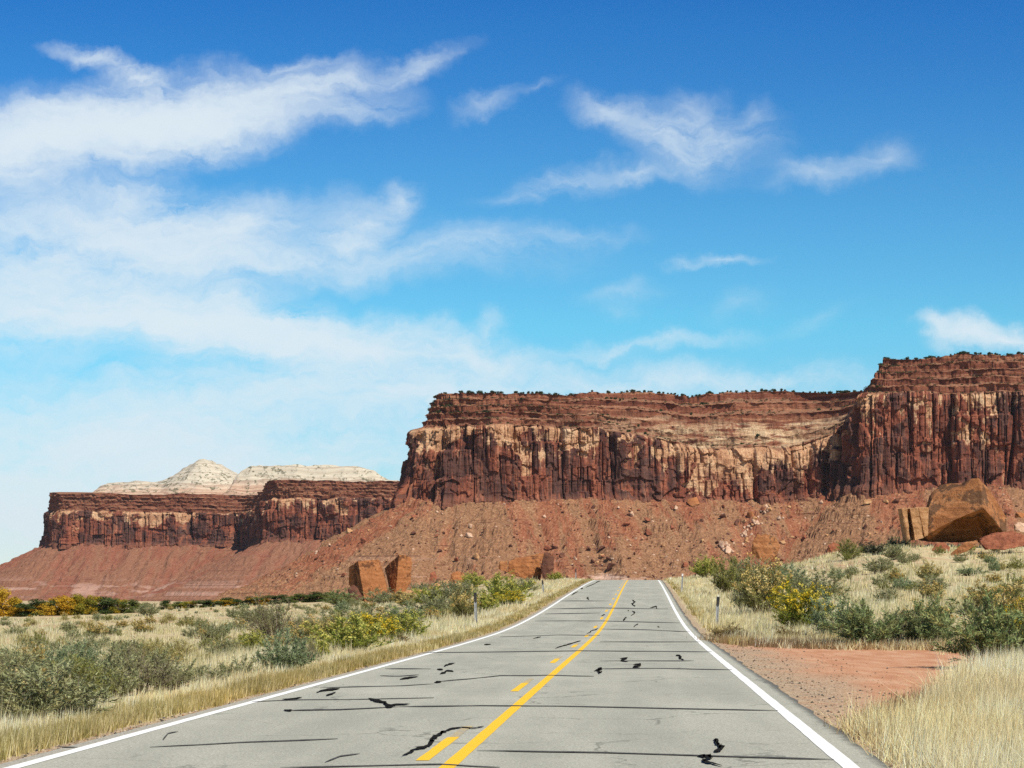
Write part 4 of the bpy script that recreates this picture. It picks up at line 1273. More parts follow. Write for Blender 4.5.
def tri_mesh(name, T, colr, mat):
    n_ = len(T)
    me = mesh_np(name, T.reshape(-1, 3), np.arange(n_ * 3).reshape(-1, 3), {'col': np.repeat(colr, 3, 0)})
    me.materials.append(mat)
    return me


LEAF = attr_mat('shrub leaves', trans=0.34)
STEM = attr_mat('woody stems')
BLOOM = attr_mat('shrub blossom', trans=0.2)
def _warm(c):
    return [(r * 1.15, g_ * 1.18, b * 0.92) for r, g_, b in c]


KINDS = {   # leaf colours, leaf length, leaf width, leaves per twig, droop of outline, blossom colours, blossom share, stem colour
    'sage': dict(c=[(.245, .250, .165), (.180, .190, .120), (.320, .320, .225), (.265, .245, .15)], l=.055, w=.016, n=15, b=None, st=(.17, .14, .10)),
    'sage_blue': dict(c=[(.195, .235, .160), (.145, .180, .115), (.275, .310, .220)], l=.06, w=.015, n=15, b=None, st=(.15, .13, .10)),
    'sage_deep': dict(c=[(.205, .250, .135), (.145, .185, .095), (.280, .315, .185), (.260, .245, .12)], l=.060, w=.015, n=16, b=None, st=(.13, .11, .08)),
    'rabbit_yellow': dict(c=[(.165, .185, .040), (.110, .135, .035), (.230, .235, .060)], l=.065, w=.013, n=12, b=[(.66, .50, .035), (.56, .40, .03), (.60, .50, .10)], bs=.75, st=(.15, .13, .07)),
    'rabbit_green': dict(c=[(.245, .275, .070), (.165, .195, .050), (.330, .340, .110)], l=.065, w=.014, n=14, b=[(.50, .47, .13), (.46, .40, .10)], bs=.5, st=(.15, .13, .07)),
    'rabbit_tan': dict(c=[(.190, .185, .085), (.130, .135, .060), (.245, .225, .110)], l=.060, w=.013, n=11, b=[(.56, .42, .15), (.48, .33, .11), (.60, .48, .22)], bs=.6, st=(.16, .12, .07)),
    'twiggy': dict(c=[(.215, .190, .135), (.150, .130, .095), (.200, .200, .110)], l=.050, w=.011, n=7, b=None, st=(.165, .13, .10)),
    'olive': dict(c=[(.215, .210, .085), (.155, .160, .060), (.275, .255, .110)], l=.055, w=.015, n=14, b=None, st=(.15, .12, .08)),
    'brown': dict(c=[(.210, .145, .075), (.150, .100, .055), (.280, .210, .115)], l=.075, w=.010, n=12, b=None, st=(.14, .10, .06)),
    'straw': dict(c=[(.40, .33, .17), (.32, .26, .13), (.34, .31, .16)], l=.075, w=.012, n=12, b=None, st=(.2, .16, .1)),
    'dark': dict(c=[(.062, .070, .060), (.045, .050, .043), (.090, .095, .075)], l=.055, w=.018, n=14, b=None, st=(.08, .07, .06)),
}


def gen_shrub(kind, seed):
    K = KINDS[kind]
    rg = np.random.default_rng(seed)
    ns, nt = 40, 10
    az = rg.uniform(0, 2 * math.pi, ns)
    ph = np.arccos(rg.uniform(0.12, 1.0, ns) ** 0.9)
    lob = 0.68 + 0.45 * rg.random(ns)
    tip = np.stack([np.sin(ph) * np.cos(az) * 0.52 * lob, np.sin(ph) * np.sin(az) * 0.52 * lob, (0.14 + 0.80 * np.cos(ph)) * lob], -1)
    b0 = np.stack([np.cos(az), np.sin(az), np.zeros(ns)], -1) * rg.uniform(0.02, 0.10, (ns, 1))
    b0[:, 2] = -0.03
    mid = (b0 + tip) * 0.5 + np.array([0, 0, 0.10]) * np.sin(ph)[:, None]
    def path(t):
        t = t[..., None]
        return (1 - t) ** 2 * b0[:, None] + 2 * t * (1 - t) * mid[:, None] + t ** 2 * tip[:, None]
    tk = np.tile(np.linspace(0, 1, 6), (ns, 1))
    Pk = path(tk)
    T, C = [], []
    for a in range(5):
        p0, p1 = Pk[:, a], Pk[:, a + 1]
        d = unit(p1 - p0)
        s_ = unit(np.cross(d, rg.normal(size=d.shape)))
        w0, w1 = 0.020 * (1 - a / 5.5), 0.020 * (1 - (a + 1) / 5.5)
        T += [np.stack([p0 - s_ * w0 / 2, p0 + s_ * w0 / 2, p1 + s_ * w1 / 2], 1), np.stack([p0 - s_ * w0 / 2, p1 + s_ * w1 / 2, p1 - s_ * w1 / 2], 1)]
    tt = rg.uniform(0.28, 1.0, (ns, nt))
    tp = path(tt).reshape(-1, 3)
    sd_ = unit(tip - b0)
    td = unit(np.repeat(sd_, nt, 0) * 0.7 + rg.normal(size=(ns * nt, 3)) * 0.55 + np.array([0, 0, 0.55]))
    tl = rg.uniform(0.09, 0.22, ns * nt)
    te = tp + td * tl[:, None]
    s_ = unit(np.cross(td, rg.normal(size=td.shape)))
    T.append(np.stack([tp - s_ * .004, tp + s_ * .004, te], 1))
    T = np.concatenate(T)
    stems = (T, np.array(K['st']) * rg.uniform(0.7, 1.3, (len(T), 1)))
    nl = K['n']
    f = rg.random((ns * nt, nl))
    lc = (tp[:, None] + (te - tp)[:, None] * f[..., None]).reshape(-1, 3) + rg.normal(size=(ns * nt * nl, 3)) * 0.010
    ld = unit(np.repeat(td, nl, 0) + rg.normal(size=(ns * nt * nl, 3)) * 0.5)
    n_ = len(lc)
    cc = np.array(_warm(K['c']))
    tw = rg.choice(len(cc), ns * nt)
    pick = np.where(rg.random(n_) < 0.6, np.repeat(tw, nl), rg.choice(len(cc), n_))
    L = leaves(lc, ld, K['l'] * rg.uniform(0.6, 1.35, n_), K['w'] * rg.uniform(0.7, 1.4, n_), rg)
    L[..., 2] = np.maximum(L[..., 2], -0.02)
    fol = (L, cc[pick] * rg.uniform(0.8, 1.2, (n_, 1)))
    blo = None
    if K['b']:
        sel = (te[:, 2] > 0.36 + 0.12 * rg.random(len(te))) & (rg.random(len(te)) < K['bs'])
        bt = te[sel]; k = 14
        bc = np.repeat(bt, k, 0) + rg.normal(size=(len(bt) * k, 3)) * 0.022
        bd = unit(rg.normal(size=bc.shape) + np.array([0, 0, .6]))
        B = leaves(bc, bd, 0.034 * rg.uniform(.7, 1.3, len(bc)), 0.026 * rg.uniform(.7, 1.3, len(bc)), rg)
        bcol = np.array(K['b'])
        bp = np.repeat(rg.choice(len(bcol), len(bt)), k)
        blo = (B, bcol[bp] * rg.uniform(.85, 1.15, (len(bp), 1)))
    return stems, fol, blo


SH = {}
for ki, kind in enumerate(KINDS):
    for v in range(2):
        st, fo, bl = gen_shrub(kind, 300 + ki * 7 + v)
        ms = tri_mesh('stems', *st, STEM); mf = tri_mesh('foliage', *fo, LEAF); mb = tri_mesh('blossom', *bl, BLOOM) if bl else None
        # one-mesh version for shrubs too small to show parts
        sub = np.random.default_rng(ki).random(len(fo[0])) < 0.45
        Ts = [fo[0][sub]] + ([bl[0]] if bl else []); Cs = [fo[1][sub]] + ([bl[1]] if bl else [])
        big_ = np.concatenate(Ts); ctr = big_.mean(1, keepdims=True)
        small = tri_mesh('shrub', ctr + (big_ - ctr) * 1.6, np.concatenate(Cs), LEAF)
        SH[(kind, v)] = (ms, mf, mb, small)
NAME = {'sage': 'sagebrush', 'sage_blue': 'sagebrush', 'sage_deep': 'sagebrush', 'rabbit_yellow': 'rabbitbrush', 'rabbit_green': 'rabbitbrush', 'rabbit_tan': 'rabbitbrush', 'twiggy': 'dry_shrub', 'olive': 'desert_shrub',
        'brown': 'dry_weed', 'straw': 'dry_weed', 'dark': 'desert_shrub'}


def shrub(kind, x, y, z, w, h, label, group=None, parts=True, var=None):
    v = int(rng.integers(2)) if var is None else var
    ms, mf, mb, small = SH[(kind, v)]
    nm = NAME[kind]
    rot = rng.uniform(0, 6.28)
    if parts:
        o = bpy.data.objects.new(nm, None); COL.objects.link(o)
        link('stems', ms, None, o); link('foliage', mf, None, o)
        if mb: link('blossom', mb, None, o)
    else:
        o = bpy.data.objects.new(nm, small); COL.objects.link(o)
    o.location = (x, y, z - 0.03)
    o.scale = (w, w * 0.9, h)
    o.rotation_euler = (0, 0, rot)
    tag(o, label, nm.replace('_', ' ') if 'brush' not in nm else 'shrub', group)
    return o


def shrub_px(kind, px, py, wpx, hpx, label, group=None, parts=None, var=None):
    x, y, z = ground_hit(px, py)
    hk = 0.92 if (px < 200 and py > 660) else 1.0 if (px > 700 and py > 620) else 1.14
    return shrub(kind, x, y, z, wpx * y / F * (1.08 if px > 700 else 1.2), hpx * y / F * hk, label, group, wpx >= 24 if parts is None else parts, var)


SHRUBS = [
    # right of the road, near to far
    ('sage_deep', 1000, 668, 120, 82, 'big dark green sagebrush at the right edge beyond the near straw grass'),
    ('rabbit_tan', 1012, 640, 70, 58, 'tan flowered rabbitbrush behind the big dark sagebrush at the right edge'),
    ('rabbit_yellow', 1024, 655, 34, 62, 'yellow orange flowered rabbitbrush cut by the right edge of the photo'),
    ('sage_deep', 938, 648, 74, 52, 'grey green sagebrush left of the big dark sagebrush behind the dirt pull-out'),
    ('sage', 905, 645, 46, 40, 'pale sagebrush with tan sprigs behind the middle of the dirt pull-out'),
    ('rabbit_tan', 925, 632, 60, 36, 'rabbitbrush with bunched tan flower heads behind the grey green sagebrush'),
    ('sage_deep', 868, 648, 84, 54, 'wide blue green sagebrush behind the dirt pull-out right of the yellow bush'),
    ('sage_blue', 838, 642, 66, 52, 'blue green sagebrush touching the right side of the bright yellow bush'),
    ('rabbit_yellow', 799, 634, 68, 56, 'bright yellow flowering rabbitbrush right of the road beyond the pull-out'),
    ('brown', 790, 642, 46, 18, 'dark brown dried weed at the foot of the bright yellow bush'),
    ('brown', 822, 644, 30, 12, 'low brown weed at the back edge of the dirt pull-out'),
    ('rabbit_tan', 764, 616, 60, 50, 'tall tan and olive rabbitbrush left of the bright yellow bush'),
    ('sage', 742, 613, 24, 32, 'slim sagebrush at the left side of the tan rabbitbrush'),
    ('olive', 727, 596, 40, 34, 'olive green bush with dark shaded side beside the second marker post'),
    ('sage', 748, 590, 46, 32, 'pale green sagebrush behind the olive bush right of the road'),
    ('rabbit_green', 706, 579, 32, 20, 'small round green bush nearest the road crest on the right'),
    ('sage_blue', 790, 563, 44, 22, 'dark green sagebrush in front of the orange brown boulder'),
    ('sage', 752, 572, 60, 22, 'long pale green brush below the orange brown boulder'),
    ('rabbit_green', 738, 570, 30, 16, 'yellow green brush left of the orange brown boulder'),
    ('sage', 815, 602, 64, 32, 'grey sagebrush standing behind the bright yellow bush'),
    ('sage_blue', 788, 592, 44, 26, 'sagebrush between the tan rabbitbrush and the grassy hill'),
    ('olive', 849, 560, 28, 18, 'round olive green bush on the crest of the right hill'),
    ('dark', 873, 555, 38, 13, 'low blackish bush on the crest of the right hill'),
    ('sage', 894, 560, 26, 16, 'grey green bush right of the blackish bush on the hill crest'),
    ('sage', 880, 574, 34, 17, 'pale sagebrush in the grass below the hill crest'),
    ('rabbit_tan', 896, 584, 18, 14, 'small tan flowered bush in the hillside grass'),
    ('rabbit_tan', 929, 582, 26, 20, 'tan flowered rabbitbrush high on the grassy hill'),
    ('sage', 932, 595, 32, 20, 'dull sagebrush just below the tan rabbitbrush on the grassy hill'),
    ('olive', 916, 593, 22, 10, 'low rusty olive clump on the grassy hill'),
    ('sage', 899, 547, 26, 10, 'low green bush at the foot of the pale rock slabs'),
    ('sage_blue', 995, 573, 14, 12, 'small dark bush alone in the grass near the right edge'),
    ('sage_blue', 968, 576, 36, 9, 'low dark brush line in the upper hillside grass'),
    ('olive', 1012, 600, 36, 24, 'olive brush on the hill at the right edge'),
    ('rabbit_tan', 985, 612, 50, 26, 'broad tan brush on the hill above the big dark sagebrush'),
    ('sage', 1017, 530, 20, 26, 'green bush beside the pale rock right of the huge boulder'),
    ('rabbit_green', 966, 552, 16, 7, 'tiny yellow green bush between the low rocks under the huge boulder'),
    ('sage_blue', 943, 727, 17, 17, 'small blue green sprig in the near straw grass at lower right'),
    ('brown', 725, 640, 46, 17, 'brown dry weeds at the roadside where the pull-out begins'),
    ('brown', 750, 642, 36, 12, 'second clump of brown roadside weeds nearer the bright yellow bush'),
    ('sage', 960, 563, 16, 9, 'tiny sagebrush in the grass below the huge boulder'),
    # left of the road
    ('sage', 45, 724, 118, 78, 'large sagebrush in the lower left corner behind the roadside grass'),
    ('rabbit_tan', 14, 722, 60, 56, 'orange tan flowered rabbitbrush at the left edge of the photo'),
    ('rabbit_tan', 48, 712, 34, 44, 'rabbitbrush with orange tan heads right of the one at the left edge'),
    ('sage', 12, 690, 70, 50, 'grey sagebrush at the left edge behind the orange tan flowers'),
    ('rabbit_tan', 33, 668, 30, 26, 'small tan topped brush behind the lower left sagebrush'),
    ('olive', 84, 706, 64, 56, 'grey olive sagebrush in the middle of the lower left thicket'),
    ('sage', 112, 702, 58, 62, 'tall pale sagebrush between the lower left thicket and the dark twiggy bush'),
    ('sage_blue', 74, 678, 60, 42, 'blue grey sagebrush at the back of the lower left thicket'),
    ('twiggy', 148, 694, 84, 58, 'dark twiggy bush at the right end of the lower left thicket'),
    ('sage', 170, 690, 52, 40, 'sagebrush at the right side of the dark twiggy bush'),
    ('rabbit_tan', 177, 672, 26, 22, 'tan tipped brush behind the dark twiggy bush'),
    ('sage', 205, 686, 44, 22, 'low pale sagebrush behind the roadside grass strip'),
    ('straw', 205, 664, 30, 10, 'low rust and straw weed in the left field'),
    ('sage', 240, 680, 40, 24, 'low pale green sagebrush left of the blue grey bush'),
    ('sage_blue', 283, 676, 54, 44, 'upright blue grey sagebrush close behind the roadside grass'),
    ('twiggy', 306, 668, 34, 32, 'grey twiggy brush right of the blue grey sagebrush'),
    ('rabbit_tan', 305, 650, 46, 28, 'tan yellow rabbitbrush behind the grey twiggy brush'),
    ('rabbit_green', 320, 662, 22, 22, 'yellow green sprig beside the grey twiggy brush'),
    ('twiggy', 274, 641, 58, 42, 'large grey leafless bush in the middle of the left field'),
    ('sage', 258, 626, 40, 18, 'sagebrush left of the large grey leafless bush'),
    ('rabbit_green', 252, 652, 30, 20, 'olive rabbitbrush in front of the large grey leafless bush'),
    ('rabbit_green', 349, 656, 62, 38, 'yellow flowered rabbitbrush close to the left roadside'),
    ('rabbit_yellow', 378, 646, 40, 30, 'second yellow flowered rabbitbrush nearer the slab pair on the left roadside'),
    ('rabbit_green', 404, 641, 46, 28, 'yellow green rabbitbrush ending the flowering row on the left roadside'),
    ('brown', 398, 646, 26, 12, 'grey brown dead weed below the flowering row'),
    ('sage', 340, 632, 50, 22, 'sagebrush behind the yellow flowering row'),
    ('rabbit_tan', 330, 638, 40, 20, 'tan rabbitbrush behind the yellow flowering row'),
    ('sage', 372, 628, 56, 22, 'wide sagebrush between the slab pair and the flowering row'),
    ('sage_blue', 408, 625, 40, 20, 'blue green sagebrush below the pale flat rock'),
    ('sage_deep', 342, 607, 34, 17, 'dark green bush at the left foot of the slab pair'),
    ('twiggy', 356, 602, 22, 13, 'grey brush against the small dark brown rock'),
    ('sage', 383, 605, 38, 16, 'sagebrush in front of the middle of the slab pair'),
    ('rabbit_tan', 405, 605, 28, 13, 'tan brush right of the sagebrush at the slab pair'),
    ('sage', 423, 590, 28, 15, 'sagebrush right of the tall orange slab'),
    ('sage_blue', 444, 580, 16, 11, 'bush growing between the red rock and the rounded orange boulder'),
    ('sage', 440, 618, 46, 28, 'grey green sagebrush on the bank left of the nearest left marker post'),
    ('rabbit_green', 428, 606, 30, 20, 'yellow green rabbitbrush on the bank above the grey green sagebrush'),
    ('rabbit_tan', 466, 621, 30, 32, 'tan cream flowered rabbitbrush touching the nearest left marker post'),
    ('rabbit_green', 486, 613, 20, 18, 'small yellow green bush just right of the nearest left marker post'),
    ('rabbit_green', 503, 606, 42, 29, 'big bright green bush left of the road below the broad boulder'),
    ('rabbit_yellow', 508, 607, 30, 15, 'yellow green bush at the foot of the big bright green bush'),
    ('sage', 526, 594, 24, 16, 'pale brush right of the big bright green bush'),
    ('sage_blue', 486, 578, 14, 12, 'sagebrush on the skyline left of the broad orange boulder'),
    ('rabbit_green', 472, 588, 26, 14, 'yellow green brush on the bank behind the cream flowered rabbitbrush'),
    ('sage', 455, 602, 40, 22, 'sagebrush on the bank in front of the low orange shelf'),
    ('rabbit_green', 556, 581, 14, 8, 'tiny green bush right of the upright dark rock'),
    ('olive', 215, 651, 26, 14, 'small olive bush in the middle of the left field grass'),
    ('sage', 112, 636, 16, 11, 'small lone sagebrush in the pale left field grass'),
    ('olive', 190, 628, 30, 11, 'tan olive bush toward the back of the left field'),
    ('straw', 169, 622, 14, 8, 'small golden tan bush toward the back of the left field'),
    ('sage', 148, 616, 24, 13, 'dull green bush below the tree line in the left field'),
    ('sage', 238, 620, 22, 15, 'dull dark sagebrush left of the grey leafless bush at the back of the field'),
]
for a in SHRUBS:
    shrub_px(a[0], a[1], a[2], a[3], a[4], a[5], 'shrubs beside the road')

# lesser brush dotted through the fields
FIELD = {'sage': 'small grey green sagebrush dotted in the dry field grass', 'straw': 'small straw coloured brush dotted in the dry field grass', 'rabbit_tan': 'small tan flowered brush dotted in the dry field grass',
         'olive': 'small olive brush dotted in the dry field grass', 'sage_blue': 'small blue grey sagebrush dotted in the dry field grass'}
n_done = 0
for i in range(900):
    if n_done >= 240: break
    if rng.random() < 0.72:
        px = rng.uniform(-10, 470); lo = np.interp(px, [0, 250, 330, 440, 520], [613, 608, 606, 592, 590]); hi_ = np.interp(px, [0, 200, 330, 470], [690, 672, 640, 618]); side = 'left of'
        if 342 < px < 470 and rng.random() < 0.2: continue
    else:
        px = rng.uniform(760, 1040); lo = np.interp(px, [760, 850, 1024], [572, 556, 548]); hi_ = np.interp(px, [760, 850, 1024], [605, 612, 622]); side = 'right of'
    py = lo + (hi_ - lo) * rng.random() ** 1.5
    x, y, z = ground_hit(px, py)
    t = lat(x, y)
    if T_AL - 2.5 < t < T_AR + 4 or y > 700: continue
    kind = rng.choice(['sage', 'sage', 'sage', 'straw', 'rabbit_tan', 'olive', 'sage_blue', 'rabbit_tan'])
    w = rng.uniform(0.55, 1.7)
    if side == 'right of' and rng.random() < 0.4: continue
    shrub(kind, x, y, z, w, w * rng.uniform(0.45, 0.75), FIELD[kind] + ' ' + side + ' the road', 'small brush in the fields, ' + kind.replace('_', ' '), w * F / y > 26)
    n_done += 1


# ---- trees along the far side of the left field
BARK = attr_mat('tree bark')
TREELEAF = attr_mat('tree leaves', trans=0.3)


def gen_tree(seed, cols, lobes, squat):
    rg = np.random.default_rng(seed)
    T, Cc = [], []
    L = []
    for k in range(lobes):
        a = rg.uniform(0, 6.28); r_ = rg.uniform(0.05, 0.36) * squat; zc = rg.uniform(0.14, 0.78)
        L.append((math.cos(a) * r_, math.sin(a) * r_, zc, rg.uniform(0.13, 0.24)))
    L.append((0, 0, 0.78, 0.2))
    for k in range(5):
        a = k * 1.26 + seed; L.append((math.cos(a) * 0.27 * squat, math.sin(a) * 0.27 * squat, 0.12, 0.17))
    for (lx, ly, lz, lr) in L:
        n_ = 520
        d = unit(rg.normal(size=(n_, 3)))
        rr2 = lr * rg.random(n_) ** 0.45
        keep = vn(d[:, 0] * 2.2 + lx * 9, d[:, 1] * 2.2 + ly * 9, d[:, 2] * 2.2 + seed) > 0.33
        c = np.array([lx, ly, lz]) + d * rr2[:, None] * np.array([1.15, 1.15, 0.9])
        c = c[keep]
        c[:, 2] = np.maximum(c[:, 2], 0.04)
        dd = unit(rg.normal(size=c.shape))
        T.append(leaves(c, dd, 0.05 * rg.uniform(.7, 1.3, len(c)), 0.036 * rg.uniform(.7, 1.3, len(c)), rg))
        base = np.array(cols)[rg.choice(len(cols))]
        alt = np.array(cols)[rg.choice(len(cols), len(c))]
        Cc.append((base * 0.6 + alt * 0.4) * rg.uniform(.8, 1.2, (len(c), 1)))
    crown = tri_mesh('crown', np.concatenate(T), np.concatenate(Cc), TREELEAF)
    # tapered trunk with limbs reaching into the lobes
    V, Fc = [], []
    def tube(p0, p1, r0, r1):
        p0, p1 = np.array(p0, float), np.array(p1, float)
        d = unit(p1 - p0); s_ = unit(np.cross(d, [0.3, 0.9, 0.1])); u_ = np.cross(d, s_)
        b = len(V)
        for (p_, r_) in ((p0, r0), (p1, r1)):
            for k in range(7):
                an = 2 * math.pi * k / 7
                V.append(p_ + (s_ * math.cos(an) + u_ * math.sin(an)) * r_)
        for k in range(7):
            Fc.append((b + k, b + (k + 1) % 7, b + 7 + (k + 1) % 7, b + 7 + k))
    tube((0, 0, -0.03), (0.01, 0.0, 0.22), 0.040, 0.030)
    tube((0.01, 0, 0.22), (0, 0.02, 0.55), 0.030, 0.016)
    for (lx, ly, lz, lr) in L:
        z0 = rg.uniform(0.12, 0.4)
        tube((0, 0, z0), (lx, ly, lz), 0.016, 0.006)
    tm = mesh_np('trunk', np.array(V), np.array(Fc), {'col': np.tile(np.array([(0.13, 0.10, 0.075)]), (len(V), 1))})
    tm.materials.append(BARK)
    return crown, tm


GOLD = [(.52, .30, .025), (.42, .23, .02), (.58, .38, .05), (.34, .24, .03)]
GOLDG = [(.44, .30, .03), (.24, .22, .035), (.16, .18, .035), (.36, .26, .03)]
GREEN = [(.075, .105, .035), (.055, .08, .028), (.11, .14, .05)]
GREENG = [(.12, .15, .04), (.19, .19, .05), (.09, .12, .035)]
TREES = {'gold': [gen_tree(1, GOLD, 9, 1.25), gen_tree(2, GOLD, 11, 1.5)], 'goldgreen': [gen_tree(3, GOLDG, 10, 1.3), gen_tree(4, GOLDG, 11, 1.5)],
         'green': [gen_tree(5, GREEN, 9, 1.3), gen_tree(6, GREEN, 11, 1.6)], 'greengold': [gen_tree(7, GREENG, 10, 1.5)]}


def tree(kind, px, py, wpx, hpx, label, i=0, Y=345):
    crown, trunk = TREES[kind][i % len(TREES[kind])]
    x = (px - 512) * Y / F
    z = float(ground_h(np.array([x]), np.array([float(Y)]))[0])
    o = bpy.data.objects.new('tree', None); COL.objects.link(o)
    link('trunk', trunk, None, o); link('crown', crown, None, o)
    h = max(hpx * Y / F, zof(py - hpx, Y) - z)
    o.location = (x, Y, z)
    w = wpx * Y / F / 0.95
    o.scale = (w, w, h / 0.98)
    o.rotation_euler = (0, 0, i * 1.9)
    tag(o, label, 'tree', 'autumn trees beyond the left field')


TL = [('gold', 2, 621, 34, 33, 'tall golden tree at the left edge of the photo'), ('gold', 18, 621, 18, 12, 'low golden tree right of the tall one at the left edge'),
      ('green', 37, 615, 34, 17, 'round dark green tree left of the golden row'), ('gold', 30, 620, 22, 10, 'small golden tree below the round dark green tree'), ('gold', 47, 621, 28, 14, 'low golden tree left in the golden row'), ('gold', 62, 621, 30, 21, 'bright golden tree in the middle of the golden row'),
      ('goldgreen', 77, 619, 26, 22, 'golden tree with green patches, right in the golden row'), ('goldgreen', 91, 618, 22, 20, 'green and gold tree ending the golden row'),
      ('green', 104, 616, 30, 18, 'dark green tree right of the golden row'), ('goldgreen', 118, 615, 18, 15, 'small green and gold tree right of the dark green one'), ('greengold', 133, 614, 22, 14, 'small olive green tree standing alone right of the row'),
      ('green', 167, 613, 14, 11, 'small dark green tree far across the field'), ('greengold', 178, 613, 20, 9, 'low yellow green tree beside the small dark green one'), ('goldgreen', 192, 612, 22, 9, 'low golden green tree left in the far hedge'),
      ('green', 207, 609, 26, 9, 'low dark green tree in the far hedge'), ('gold', 216, 611, 14, 8, 'low golden tree in the far hedge'), ('green', 228, 606, 26, 9, 'dark green low tree behind the golden patch of the far hedge'), ('gold', 231, 608, 20, 8, 'bright golden low tree in the far hedge'),
      ('green', 250, 605, 24, 9, 'dark green low tree right in the far hedge'), ('gold', 258, 607, 20, 9, 'golden low tree ending the far hedge'), ('green', 282, 603, 26, 9, 'dark green low tree below the talus left of the slab pair'),
      ('greengold', 300, 602, 24, 9, 'olive low tree in the hedge left of the slab pair'), ('green', 316, 601, 26, 10, 'dark green low tree nearest the slab pair'), ('greengold', 330, 600, 22, 8, 'yellow olive low tree at the end of the hedge by the slab pair')]
for i, (kd, px, py, w, h, lab) in enumerate(TL):
    tree(kd, px, py, w * 1.12, h, lab, i, 345 if px < 160 else 375)

# ---- junipers on the mesa tops
def gen_juniper(seed):
    rg = np.random.default_rng(seed)
    c = []
    for k in range(6):
        ctr = np.array([rg.uniform(-.25, .25), rg.uniform(-.25, .25), rg.uniform(.25, .7)])
        d = unit(rg.normal(size=(60, 3)))
        c.append(ctr + d * rg.uniform(.15, .3) * rg.random((60, 1)) ** .4)
    c = np.concatenate(c)
    T = leaves(c, unit(rg.normal(size=c.shape)), np.full(len(c), .16), np.full(len(c), .13), rg)
    colr = np.array([(.050, .070, .028)]) * rg.uniform(.7, 1.5, (len(c), 1))
    return tri_mesh('juniper', T, colr, LEAF)


JUN = [gen_juniper(i) for i in range(4)]
jn = 0


def juniper(p_, s_, label, group):
    o = bpy.data.objects.new('juniper', JUN[int(rng.integers(4))]); COL.objects.link(o)
    o.location = (float(p_[0]), float(p_[1]), float(p_[2]) - 0.28 * s_ - 0.2)
    o.scale = (s_ * rng.uniform(.9, 1.5), s_ * rng.uniform(.9, 1.4), s_)
    o.rotation_euler = (0, 0, rng.uniform(0, 6.28))
    tag(o, label, 'juniper', group)


prx, pry = project(RIM[:, 0], RIM[:, 1], RIM[:, 2])
vis = np.where((prx > 425) & (prx < 1040))[0]
for px in np.sort(np.r_[rng.uniform(430, 1030, 125), rng.normal(520, 16, 8), rng.uniform(620, 860, 26), rng.uniform(905, 1028, 22)]):
    c = vis[np.abs(prx[vis] - px) < 1.2]
    if not len(c): continue
    k = c[np.argmin(pry[c])]
    back = rng.uniform(0, 9)
    p_ = RIM[k] + np.array([0, back, 0.5])
    right = px > 866
    juniper(p_, rng.uniform(1.8, 4.4), 'dark juniper on the rim of the taller right butte' if right else 'dark juniper along the top rim of the main mesa', 'junipers on the butte rim' if right else 'junipers on the mesa rim')
rowsel = BENCH.shape[1]
for i in range(5200):
    if jn >= 110: break
    k = int(rng.integers(BENCH.shape[0])); j = int(rng.integers(2, rowsel - 1))
    p_ = BENCH[k, j]
    a, b = project(p_[0], p_[1], p_[2])
    if not (425 < a < 1026) or b < 350: continue
    e = BENCH[k, min(j + 1, rowsel - 1)] - BENCH[k, j - 1]
    slope = abs(e[2]) / (np.hypot(e[0], e[1]) + 1e-6)
    if slope > 0.55: continue
    if 600 < a < 850 or rng.random() < 0.25:
        juniper(p_, rng.uniform(1.3, 4.2), 'dark juniper on the pale ledges below the mesa top' if 600 < a < 850 else 'dark juniper on the red ledges of the cliff cap', 'junipers on the ledges')
        jn += 1


# countless low scrub on the same ledges and tops, as one mass
sc_r = np.random.default_rng(41)
Kk = sc_r.integers(2, BENCH.shape[0] - 2, 26000); Jj = sc_r.integers(2, BENCH.shape[1] - 1, 26000)
Pq = BENCH[Kk, Jj]; Eq = BENCH[Kk, np.minimum(Jj + 1, BENCH.shape[1] - 1)] - BENCH[Kk, Jj - 1]
ax_, ay_ = project(Pq[:, 0], Pq[:, 1], Pq[:, 2])
okq = (np.abs(Eq[:, 2]) / (np.hypot(Eq[:, 0], Eq[:, 1]) + 1e-6) < 0.6) & (ax_ > 420) & (ax_ < 1030) & (fbm(Pq[:, 0] / 26.0, Pq[:, 2] / 9.0, 3.0, 3) > 0.44)
Pq = Pq[okq][:1700]
nq = len(Pq)
c_ = np.repeat(Pq, 16, 0) + sc_r.normal(size=(nq * 16, 3)) * np.repeat(sc_r.uniform(0.25, 0.85, nq), 16)[:, None] * np.array([1.2, 1.0, 0.55]) + np.array([0, 0, 0.6])
Tq = leaves(c_, unit(sc_r.normal(size=c_.shape)), np.full(len(c_), 0.75), np.full(len(c_), 0.6), sc_r)
colq = np.repeat(np.array([(.060, .072, .034), (.085, .090, .048), (.045, .058, .026)])[sc_r.integers(0, 3, nq)], 16, 0)
tag(link('scrub', tri_mesh('scrub', Tq, colq, LEAF)), 'low dark scrub speckling the ledges of the mesa cap', 'scrub', kind='stuff')


# ------------------------------------------------------------------ grass
GRASSM = attr_mat('dry grass blades', trans=0.45)
G_STRAW = np.array([(.84, .73, .44), (.74, .63, .36), (.86, .80, .54), (.60, .49, .25), (.66, .62, .36)])
G_PALE = np.array([(.70, .63, .37), (.63, .56, .30), (.52, .48, .26), (.72, .66, .43), (.42, .41, .21)])
G_ROAD = np.array([(.46, .36, .14), (.37, .30, .10), (.60, .49, .22), (.30, .255, .085), (.66, .55, .28)])
G_BROWN = np.array([(.30, .20, .10), (.22, .145, .07), (.38, .28, .14)])


